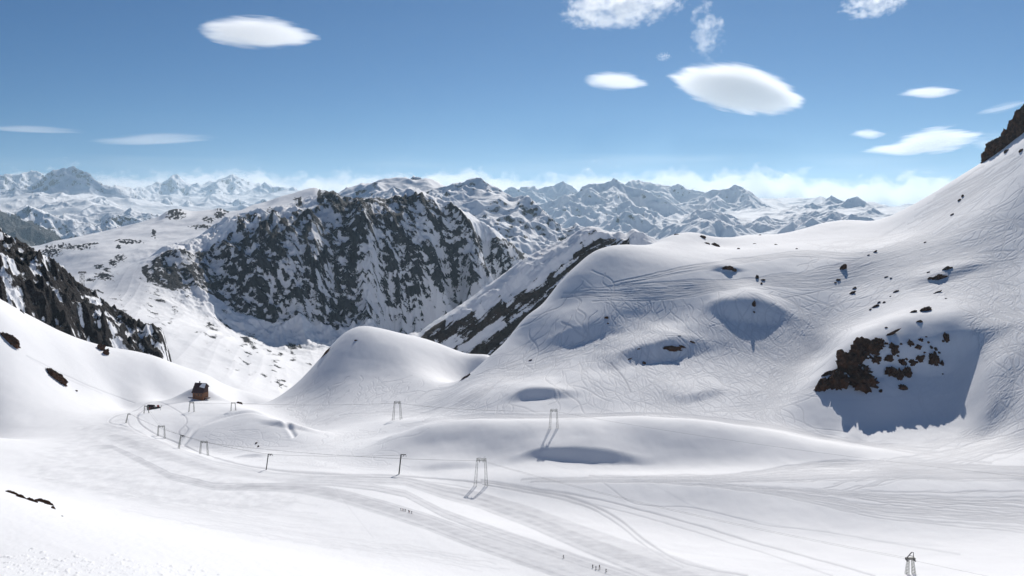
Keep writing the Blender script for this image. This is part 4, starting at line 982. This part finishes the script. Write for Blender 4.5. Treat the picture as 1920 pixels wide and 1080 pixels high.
TOPS['a0'] = [Vector((xb - 1.8, Yn, zb + zt)), Vector((xb + 1.8, Yn, zb + zt))]
def mast(key, pxb, pyb, pxt, pyt, label, thin=False, group='single post lift masts', arm=1):
    f = near.surf(pxb, pyb); Y = f.y; h = (HZ - pyt) / FPX * Y - f.z; dx = (pxt - pxb) / FPX * Y
    e = tag(empty('lift_mast', f), label, 'lift mast', group)
    bm = bmesh.new()
    if thin: lattice(bm, (0, 0, -.3), (dx, 0, h), h * .11, h * .05, 7, .08)
    else: bar(bm, (0, 0, -.3), (dx, 0, h), h * .032, 10)
    done('post', bm, M_STEEL if thin else M_DARK, e)
    bm = bmesh.new(); al = h * .26 * arm; box(bm, (dx - h * .03, -.18, h - .1), (dx + al, .18, h + h * .035)); bar(bm, (dx, 0, h - h * .15), (dx + al * .6, 0, h), .1); done('arm', bm, M_DARK, e)
    for xs in (dx + al * .55, dx + al):
        bm = bmesh.new(); wheels(bm, (xs, 0, h - h * .06), 2, h * .06, h * .028); done('sheave_assembly', bm, M_DARK, e)
    TOPS[key] = [Vector((f.x + dx + al * .55, Y, f.z + h)), Vector((f.x + dx + al, Y, f.z + h))]
mast('c1', 748, 889, 752, 853, 'tall dark lift mast at the upper edge of the groomed runs')
mast('c2', 499, 881, 503, 852, 'dark lift mast with a hooked arm beside the rope track')
mast('c3', 335, 841, 339, 817, 'leaning lattice lift mast where the rope track curves', True)
mast('c4', 236, 793, 240, 776, 'small lattice lift mast at the far bend of the groomed runs', True)
mast('c5', 301, 769, 302, 761, 'tiny lift mast beside the lift shed')
# tower on the rocky ridge
pr = crags.surf(154, 541); zt = (HZ - 511) / FPX * pr.y - pr.z
e = tag(empty('cableway_tower', pr), 'distant dark cableway tower rising behind the rocky ridge', 'cableway tower')
bm = bmesh.new(); lattice(bm, (0, 0, -4), (0, 0, zt), 4.6, 3.4, 9, .16); done('shaft', bm, M_DARK, e)
bm = bmesh.new(); lattice(bm, (-4.6, 0, zt + .5), (4.6, 0, zt + .5), 1.4, 1.4, 6, .22); done('crossarm', bm, M_DARK, e)
for sx in (-3.9, 3.9):
    bm = bmesh.new(); box(bm, (sx - .7, -1.5, zt - 1.0), (sx + .7, 1.5, zt + .2)); done('cable_saddle', bm, M_DARK, e)
def cable(a, b, sag, label, r=.035):
    bm = bmesh.new(); n = 18; pts = [a.lerp(b, t / n) - Vector((0, 0, sag * 4 * (t / n) * (1 - t / n))) for t in range(n + 1)]
    for p, q in zip(pts[:-1], pts[1:]): bar(bm, p, q, r)
    tag(done('lift_cable', bm, M_DARK), label, 'cable', 'steel lift ropes strung between towers')
for a_, b_, t_ in (('a0','a1','from the bottom edge tower to the large lattice tower'), ('a1','a2','from the large lattice tower to the small tower by the rope track'), ('a2','a3','between the two small towers on the rope track'), ('a3','a4','from the bend tower to the shed tower'),
                   ('b1','b2','from the swell tower to the slender tower'), ('b2','b3','from the slender tower towards the hut'), ('b3','b4','across in front of the hut'),
                   ('c1','c2','between the two dark masts'), ('c2','c3','from the hooked mast to the leaning mast'), ('c3','c4','from the leaning mast to the far bend mast')):
    for i, sd_ in enumerate(('near', 'far')):
        p, q = TOPS[a_][i], TOPS[b_][i]; cable(p, q, (p - q).length * .012, f'{"first" if i == 0 else "second"} lift rope {t_}')
right_end = TOPS['a0'][0] + Vector((95, -90, 12)); cable(TOPS['a0'][0], right_end, 1.5, 'thin lift rope leaving the bottom edge tower')
right_end = TOPS['b1'][0] + Vector((330, -210, 6)); cable(TOPS['b1'][0], right_end, 5, 'thin lift rope crossing the smooth swell from its tower')

# ------------------------------------------------------------------ hut on its knoll
ph = near.surf(376, 745); Yh = ph.y; kx = Yh / FPX
W, H, D = 22 * kx, 19 * kx, 17 * kx
hut = tag(empty('wooden_hut', ph, R(-14)), 'tall dark brown wooden hut with steep roof on a snow knoll', 'hut')
bm = bmesh.new(); box(bm, (-W / 2, -D / 2, -4), (W / 2, D / 2, H * .52)); wl = done('wall', bm, M_WOOD, hut)
bm = bmesh.new()
rw = W * .56; yz = [(-D * .60, H * .50), (-D * .60, H * .58), (D * .05, H * 1.42), (D * .55, H * 1.05), (D * .55, H * .97), (D * .05, H * 1.32)]
vs = [[bm.verts.new((x, y, z)) for y, z in yz] for x in (-rw, rw)]
for k_ in range(6): bm.faces.new((vs[0][k_], vs[0][(k_ + 1) % 6], vs[1][(k_ + 1) % 6], vs[1][k_]))
bm.faces.new(vs[0][::-1]); bm.faces.new(vs[1]); rf = done('roof', bm, M_ROOF, hut)
bm = bmesh.new()
g = [(-D / 2, H * .52), (-D / 2, H * .56), (D * .05, H * 1.30), (D / 2, H * .98), (D / 2, H * .52)]
vs = [[bm.verts.new((x, y, z)) for y, z in g] for x in (-W / 2 + .05, W / 2 - .05)]
for k_ in range(5): bm.faces.new((vs[0][k_], vs[0][(k_ + 1) % 5], vs[1][(k_ + 1) % 5], vs[1][k_]))
bm.faces.new(vs[0][::-1]); bm.faces.new(vs[1]); done('gable', bm, M_WOODD, hut)
bm = bmesh.new()
q = [(-.0, -D * .22, H * 1.07), (W * .52, -D * .30, H * .97), (W * .52, -D * .02, H * 1.36), (W * .18, -D * .02, H * 1.36)]
lo_ = [bm.verts.new(p) for p in q]; hi_ = [bm.verts.new((p[0], p[1] - .1, p[2] + .3)) for p in q]
bm.faces.new(hi_); bm.faces.new(lo_[::-1])
for k_ in range(4): bm.faces.new((lo_[k_], lo_[(k_ + 1) % 4], hi_[(k_ + 1) % 4], hi_[k_]))
tag(done('snow_patch', bm, M_SNOW, rf), 'leftover patch of snow near the ridge')
for xs in (-W * .28, W * .05, W * .32):
    bm = bmesh.new(); box(bm, (xs - .55, -D / 2 - .08, H * .24), (xs + .55, -D / 2 - .02, H * .40)); wn = done('window', bm, M_GLASS, hut)
    bm = bmesh.new(); box(bm, (xs - .75, -D / 2 - .14, H * .40), (xs + .75, -D / 2 - .01, H * .425)); done('frame', bm, M_WOODD, wn)
bm = bmesh.new(); box(bm, (-W * .42, -D / 2 - .1, 0), (-W * .42 + 1.3, -D / 2 - .02, 2.3)); done('door', bm, M_WOODD, hut)
bm = bmesh.new(); box(bm, (-W * 1.02, -D * .35, -.5), (-W / 2 - .05, D * .1, .35)); box(bm, (-W * 1.02, -D * .35, -3), (-W * .98, D * .1, -.5)); done('terrace', bm, M_WOODD, hut)
bm = bmesh.new(); box(bm, (W / 2 + .05, -D * .3, -.6), (W * .85, D * .2, .1)); done('step', bm, M_WOODD, hut)
bm = bmesh.new(); box(bm, (-W * .2, D * .12, H * 1.15), (-W * .2 + .9, D * .12 + .9, H * 1.55)); done('chimney', bm, M_DARK, rf)
# lift shed and machinery
ps = near.surf(283, 768); k2 = ps.y / FPX
sh = tag(empty('lift_shed', ps, R(-10)), 'small dark red lift shed at the end of the rope track', 'shed')
bm = bmesh.new(); box(bm, (-6 * k2, -3 * k2, -2), (6 * k2, 3 * k2, 5 * k2)); done('wall', bm, M_WOODD, sh)
bm = bmesh.new(); vs = [[bm.verts.new((x, y, z)) for y, z in ((-4 * k2, 5.0 * k2), (0, 8.5 * k2), (4 * k2, 5.0 * k2), (4 * k2, 5.8 * k2), (0, 9.3 * k2), (-4 * k2, 5.8 * k2))] for x in (-7 * k2, 7 * k2)]
for k_ in range(6): bm.faces.new((vs[0][k_], vs[0][(k_ + 1) % 6], vs[1][(k_ + 1) % 6], vs[1][k_]))
bm.faces.new(vs[0][::-1]); bm.faces.new(vs[1]); bmesh.ops.recalc_face_normals(bm, faces=bm.faces); done('roof', bm, M_ROOF, sh)
bm = bmesh.new(); box(bm, (-1.2, -3 * k2 - .08, .2), (.2, -3 * k2 - .02, 2.2)); done('door', bm, M_RED, sh)
bm = bmesh.new(); box(bm, (1.2, -3 * k2 - .08, 1.0), (2.6, -3 * k2 - .02, 2.0)); done('window', bm, M_GLASS, sh)
pg = near.surf(295, 766)
gr = tag(empty('snow_groomer', pg, R(25)), 'small dark snow groomer parked next to the lift shed', 'snow groomer')
bm = bmesh.new(); box(bm, (-2.0, -1.1, .7), (2.2, 1.1, 1.6)); done('body', bm, M_DARK, gr)
bm = bmesh.new(); box(bm, (-.3, -1.0, 1.6), (1.6, 1.0, 3.2)); cb = done('cab', bm, M_RED, gr)
bm = bmesh.new(); box(bm, (1.61, -.8, 1.9), (1.66, .8, 3.0)); done('windscreen', bm, M_GLASS, cb)
for sy in (-1, 1):
    bm = bmesh.new(); box(bm, (-2.3, sy * 1.6 - .55, 0), (2.4, sy * 1.6 + .55, .9)); bmesh.ops.bevel(bm, geom=bm.edges[:], offset=.25, segments=2); done('track', bm, M_DARK, gr)
bm = bmesh.new(); box(bm, (2.9, -2.3, .1), (3.1, 2.3, 1.1)); bar(bm, (2.2, -.8, .8), (2.95, -.8, .6), .1); bar(bm, (2.2, .8, .8), (2.95, .8, .6), .1); done('blade', bm, M_DARK, gr)

# ------------------------------------------------------------------ skiers
def skier_mesh():
    J = dict(pel=(0, 0, .95), che=(0, -.10, 1.32), nec=(0, -.13, 1.48), hea=(0, -.15, 1.60), top=(0, -.15, 1.70),
             hL=(-.11, 0, .92), kL=(-.14, -.12, .50), aL=(-.15, 0, .10), hR=(.11, 0, .92), kR=(.14, -.12, .50), aR=(.15, 0, .10),
             sL=(-.20, -.12, 1.40), eL=(-.30, -.18, 1.15), wL=(-.26, -.40, 1.02), sR=(.20, -.12, 1.40), eR=(.30, -.18, 1.15), wR=(.26, -.40, 1.02))
    Rr = dict(pel=.17, che=.18, nec=.07, hea=.11, top=.08, hL=.11, kL=.075, aL=.075, hR=.11, kR=.075, aR=.075, sL=.08, eL=.06, wL=.05, sR=.08, eR=.06, wR=.05)
    E = [('pel','che'),('che','nec'),('nec','hea'),('hea','top'),('pel','hL'),('hL','kL'),('kL','aL'),('pel','hR'),('hR','kR'),('kR','aR'),('che','sL'),('sL','eL'),('eL','wL'),('che','sR'),('sR','eR'),('eR','wR')]
    ks = list(J); me = bpy.data.meshes.new('skier_body'); me.from_pydata([J[k_] for k_ in ks], [(ks.index(a), ks.index(b)) for a, b in E], [])
    o = bpy.data.objects.new('tmp', me); C.objects.link(o); m = o.modifiers.new('s', 'SKIN')
    sv = me.skin_vertices[0].data
    for i, k_ in enumerate(ks): sv[i].radius = (Rr[k_], Rr[k_])
    sv[0].use_root = True; o.modifiers.new('b', 'SUBSURF').levels = 1
    dg = bpy.context.evaluated_depsgraph_get(); out = bpy.data.meshes.new_from_object(o.evaluated_get(dg)); bpy.data.objects.remove(o); return out
SK = skier_mesh(); bodies = []
for m in M_COATS: b = SK.copy(); b.materials.clear(); b.materials.append(m); bodies.append(b)
bm = bmesh.new()
for x in (-.15, .15): box(bm, (x - .05, -.85, .0), (x + .05, .75, .04))
ski_me = bpy.data.meshes.new('skis'); bm.to_mesh(ski_me); bm.free(); ski_me.materials.append(M_DARK)
bm = bmesh.new()
for s_ in (-1, 1): bar(bm, (s_ * .26, -.40, 1.08), (s_ * .38, -.15, .0), .015, 5)
pole_me = bpy.data.meshes.new('poles'); bm.to_mesh(pole_me); bm.free(); pole_me.materials.append(M_DARK)
def skier(px, py, rz, ci, label, group=None, s_=1.0):
    e = tag(empty('person', near.surf(px, py), rz), label, 'person', group); e.scale = (s_,) * 3
    link('clothing', bodies[ci], e); link('skis', ski_me, e); link('ski_poles', pole_me, e)
skier(1056, 1047, 2.2, 2, 'person in dark clothing skiing alone ahead of the others on the groomed run')
skier(1111, 1065, 2.4, 2, 'person in black crouching at the upper end of the skier group', 'skiers on the lowest groomed run')
skier(1117, 1068, 2.0, 0, 'person in navy standing second in the skier group', 'skiers on the lowest groomed run')
skier(1124, 1067, 2.9, 3, 'bulkier person in brown in the middle of the skier group', 'skiers on the lowest groomed run', 1.15)
skier(1136, 1073, 2.3, 2, 'person in black at the lower end of the skier group', 'skiers on the lowest groomed run')
for i, (px, py) in enumerate([(751, 957), (754, 958), (757, 958.5), (760, 959), (766, 961), (768, 962), (772, 963)]):
    skier(px, py, 1.8 + .3 * i, (2, 1, 0, 3)[i % 4], 'tiny distant person in a row of skiers along the edge of the groomed run', 'row of skiers beside the groomed run', .85)

# ------------------------------------------------------------------ clouds
def cloud_mat(name, dens, freq, edge, amp, aniso=.35, sq=(1, 1, 1), lens=False, warp=.5, seed=0, gain=4.0, skew=0.0):
    m = bpy.data.materials.new(name); m.use_nodes = True; N, L = m.node_tree.nodes, m.node_tree.links; N.remove(N['Principled BSDF'])
    tc = N.new('ShaderNodeTexCoord'); mp = N.new('ShaderNodeMapping'); L.new(tc.outputs['Object'], mp.inputs[0]); mp.inputs['Scale'].default_value = sq
    n = N.new('ShaderNodeTexNoise'); n.inputs['Scale'].default_value = freq; n.inputs['Detail'].default_value = 6; n.inputs['Roughness'].default_value = .6; L.new(mp.outputs[0], n.inputs['Vector'])
    def M(op, x, y=None):
        q = N.new('ShaderNodeMath'); q.operation = op
        for i_, v_ in enumerate((x, y)):
            if v_ is None: continue
            if isinstance(v_, (int, float)): q.inputs[i_].default_value = v_
            else: L.new(v_, q.inputs[i_])
        return q.outputs[0]
    sep = N.new('ShaderNodeSeparateXYZ')
    big = N.new('ShaderNodeTexNoise'); big.inputs['Scale'].default_value = .9; big.inputs['Detail'].default_value = 2
    off = N.new('ShaderNodeVectorMath'); off.operation = 'ADD'; off.inputs[1].default_value = (seed * 3.1, seed * 1.7, seed); L.new(tc.outputs['Object'], off.inputs[0]); L.new(off.outputs[0], big.inputs['Vector'])
    wv = N.new('ShaderNodeVectorMath'); wv.operation = 'MULTIPLY_ADD'; L.new(big.outputs['Color'], wv.inputs[0]); wv.inputs[1].default_value = (.8 * warp, .4 * warp, 1.6 * warp); L.new(tc.outputs['Object'], wv.inputs[2])
    wo = N.new('ShaderNodeVectorMath'); wo.operation = 'SUBTRACT'; L.new(wv.outputs[0], wo.inputs[0]); wo.inputs[1].default_value = (.4 * warp, .2 * warp, .8 * warp)
    L.new(wo.outputs[0], sep.inputs[0])
    xx = M('MULTIPLY', sep.outputs[0], sep.outputs[0]); yy = M('MULTIPLY', sep.outputs[1], sep.outputs[1])
    zz = M('MULTIPLY', M('ABSOLUTE', sep.outputs[2]), M('ADD', 1.0, M('MULTIPLY', sep.outputs[0], skew))) if lens else M('MULTIPLY', sep.outputs[2], sep.outputs[2])
    sd = M('SUBTRACT', M('SUBTRACT', M('SUBTRACT', 1.0 - edge, xx), yy), zz)
    ln = N.new('ShaderNodeVectorMath'); ln.operation = 'LENGTH'; L.new(tc.outputs['Object'], ln.inputs[0])      # keeps the density inside the domain
    sd = M('MINIMUM', sd, M('MULTIPLY', M('SUBTRACT', .98, ln.outputs['Value']), 3.0))
    a = sd.node
    b = N.new('ShaderNodeMath'); b.operation = 'SUBTRACT'; L.new(n.outputs[0], b.inputs[0]); b.inputs[1].default_value = .5
    c = N.new('ShaderNodeMath'); c.operation = 'MULTIPLY_ADD'; L.new(b.outputs[0], c.inputs[0]); c.inputs[1].default_value = amp; L.new(sd, c.inputs[2])
    d = N.new('ShaderNodeMath'); d.operation = 'MULTIPLY'; d.use_clamp = True; L.new(c.outputs[0], d.inputs[0]); d.inputs[1].default_value = gain
    f = N.new('ShaderNodeMath'); f.operation = 'MULTIPLY'; L.new(d.outputs[0], f.inputs[0]); f.inputs[1].default_value = dens
    p = N.new('ShaderNodeVolumePrincipled'); p.inputs['Color'].default_value = (1, 1, 1, 1); p.inputs['Anisotropy'].default_value = aniso
    L.new(f.outputs[0], p.inputs['Density']); L.new(p.outputs[0], N['Material Output'].inputs['Volume']); return m
def cloud(px, py, w_, h_, Y, label, mat, depth=1.0, ang=0.0, name='cloud', group=None, tilt=0.0, kind=None):
    k_ = Y / FPX; me = bpy.data.meshes.new('cloud'); bm = bmesh.new(); bmesh.ops.create_icosphere(bm, subdivisions=3, radius=1.0); bm.to_mesh(me); bm.free(); me.materials.append(mat)
    o = link(name, me); o.location = ((px - 960) * k_, Y, (HZ - py) * k_); o.scale = (w_ / 2 * k_, depth * w_ / 2 * k_, h_ / 2 * k_); o.rotation_euler = (R(tilt), R(ang), 0)
    tag(o, label, None if kind else 'cloud', group, kind); return o
YC = 34000
ML = cloud_mat('lens_cloud', .0032, 2.6, .04, 1.25, .35, (.8, 1, 4.5), True, .45, 2, 2.2, -.35)
MS_ = cloud_mat('small_lens_cloud', .0022, 2.6, .08, 1.5, .35, (.8, 1, 3.5), True, .7, 5, 1.8, .55)
MS2 = cloud_mat('flat_cloud', .0020, 2.6, .12, 1.5, .35, (.8, 1, 2.4), True, .8, 9, 1.6, .3)
MW = cloud_mat('wispy_cloud', .0017, 3.4, .62, 5.0, .35, (1.4, 1, .8), False, 1.1, 3, 1.4)
MW2 = cloud_mat('shredded_cloud', .0014, 1.9, .66, 4.6, .35, (1, 1, 1.9), False, 1.0, 7, 1.2)
MT = cloud_mat('thin_cloud', .0004, 1.8, .15, 1.8, .35, (.6, 1, 3), True, .5, 4, 1.5)
cloud(1378, 166, 270, 90, YC, 'large lens shaped cloud with a grey underside', ML, .8, 13)
cloud(487, 63, 232, 58, YC, 'bright white lens shaped cloud alone over the left ranges', MS_, .8, 2)
cloud(1156, 153, 128, 36, YC, 'small white oval cloud beside the large lens cloud', MS_, .8, 4)
cloud(1743, 173, 126, 21, YC, 'thin spindle cloud high above the snowy slope', MS2, .8)
cloud(1628, 251, 76, 20, YC, 'small flat cloud low over the saddle', MS2, .8, 3)
cloud(1755, 263, 190, 54, YC, 'broad feathery cloud near the snowy slope', MS2, .8, -6)
cloud(1690, 280, 160, 24, YC, 'thin streak cloud under the broad feathery cloud', MS2, .8)
cloud(1860, 268, 90, 50, YC, 'faint cloud touching the skyline cliff', MT, .8)
cloud(1880, 202, 110, 20, YC, 'faint wisp of cloud above the skyline cliff', MT, .8, -14)
cloud(1180, 0, 280, 110, YC, 'ragged white cloud cut by the top edge', MW, .6, -8)
cloud(1100, 18, 110, 70, YC, 'ragged left end of the top edge cloud', MW, .6, -20)
cloud(1322, 55, 80, 130, YC, 'torn cloud shred hanging below the top edge cloud', MW2, .8, -14)
cloud(1645, 2, 160, 66, YC, 'ragged cloud at the top edge over the right peaks', MW, .6, -12)
cloud(1244, 106, 34, 20, YC, 'tiny cloud puff above the small oval cloud', MW, .8)
cloud(290, 262, 260, 20, YC, 'thin cloud streak over the left ranges', MT, .8, -3)
cloud(60, 243, 220, 12, YC, 'long faint streak low over the left edge', MT, .8, 1)
cloud(1740, 323, 34, 10, YC, 'tiny low cloud over the skyline slope', MT, .8)

# long bank of cumulus along the horizon, beyond the haze
def bank():
    YB = 66000; k_ = YB / FPX
    bm = bmesh.new(); box(bm, (-1400 * k_, YB, (HZ - 410) * k_), (1200 * k_, YB + 9000, (HZ - 286) * k_))
    m = bpy.data.materials.new('cloud_bank'); m.use_nodes = True; N, L = m.node_tree.nodes, m.node_tree.links; N.remove(N['Principled BSDF'])
    tc = N.new('ShaderNodeTexCoord'); sep = N.new('ShaderNodeSeparateXYZ'); L.new(tc.outputs['Object'], sep.inputs[0])
    def M(op, x, y=None, z=None, cl=False):
        q = N.new('ShaderNodeMath'); q.operation = op; q.use_clamp = cl
        for i_, v_ in enumerate((x, y, z)):
            if v_ is None: continue
            if isinstance(v_, (int, float)): q.inputs[i_].default_value = v_
            else: L.new(v_, q.inputs[i_])
        return q.outputs[0]
    def nz(sc, det, zs=1.0, off=0.0):
        mp = N.new('ShaderNodeMapping'); mp.inputs['Scale'].default_value = (sc, sc, sc * zs); mp.inputs['Location'].default_value = (off, off, off); L.new(tc.outputs['Object'], mp.inputs[0])
        n = N.new('ShaderNodeTexNoise'); n.inputs['Scale'].default_value = 1.0; n.inputs['Detail'].default_value = det; n.inputs['Roughness'].default_value = .55; L.new(mp.outputs[0], n.inputs['Vector']); return n.outputs[0]
    h = M('DIVIDE', M('SUBTRACT', sep.outputs[2], (HZ - 372) * k_), 86 * k_)          # 0 at the foot, 1 at the top of the box
    prof = M('MULTIPLY_ADD', nz(1 / (170 * k_), 2, 0, 3.3), .9, -.04)                 # slow rise and fall of the tops
    puff = M('MULTIPLY', M('SUBTRACT', nz(1 / (46 * k_), 5, 1.5, 1.0), .5), 1.7)
    d = M('MULTIPLY', M('ADD', M('SUBTRACT', prof, h), puff), 7.0, None, True)
    veil = M('MULTIPLY', M('MULTIPLY', M('SUBTRACT', nz(1 / (300 * k_), 4, 9, 7.0), .42), 1.2, None, True), .03)
    den = M('MULTIPLY', M('ADD', d, veil), .0020)
    p = N.new('ShaderNodeVolumePrincipled'); p.inputs['Color'].default_value = (1, .99, .98, 1); p.inputs['Anisotropy'].default_value = .3
    L.new(den, p.inputs['Density']); L.new(p.outputs[0], N['Material Output'].inputs['Volume'])
    tag(done('clouds', bm, m), 'long bank of puffy white clouds lying along the horizon behind the peaks', None, None, 'stuff')
bank()
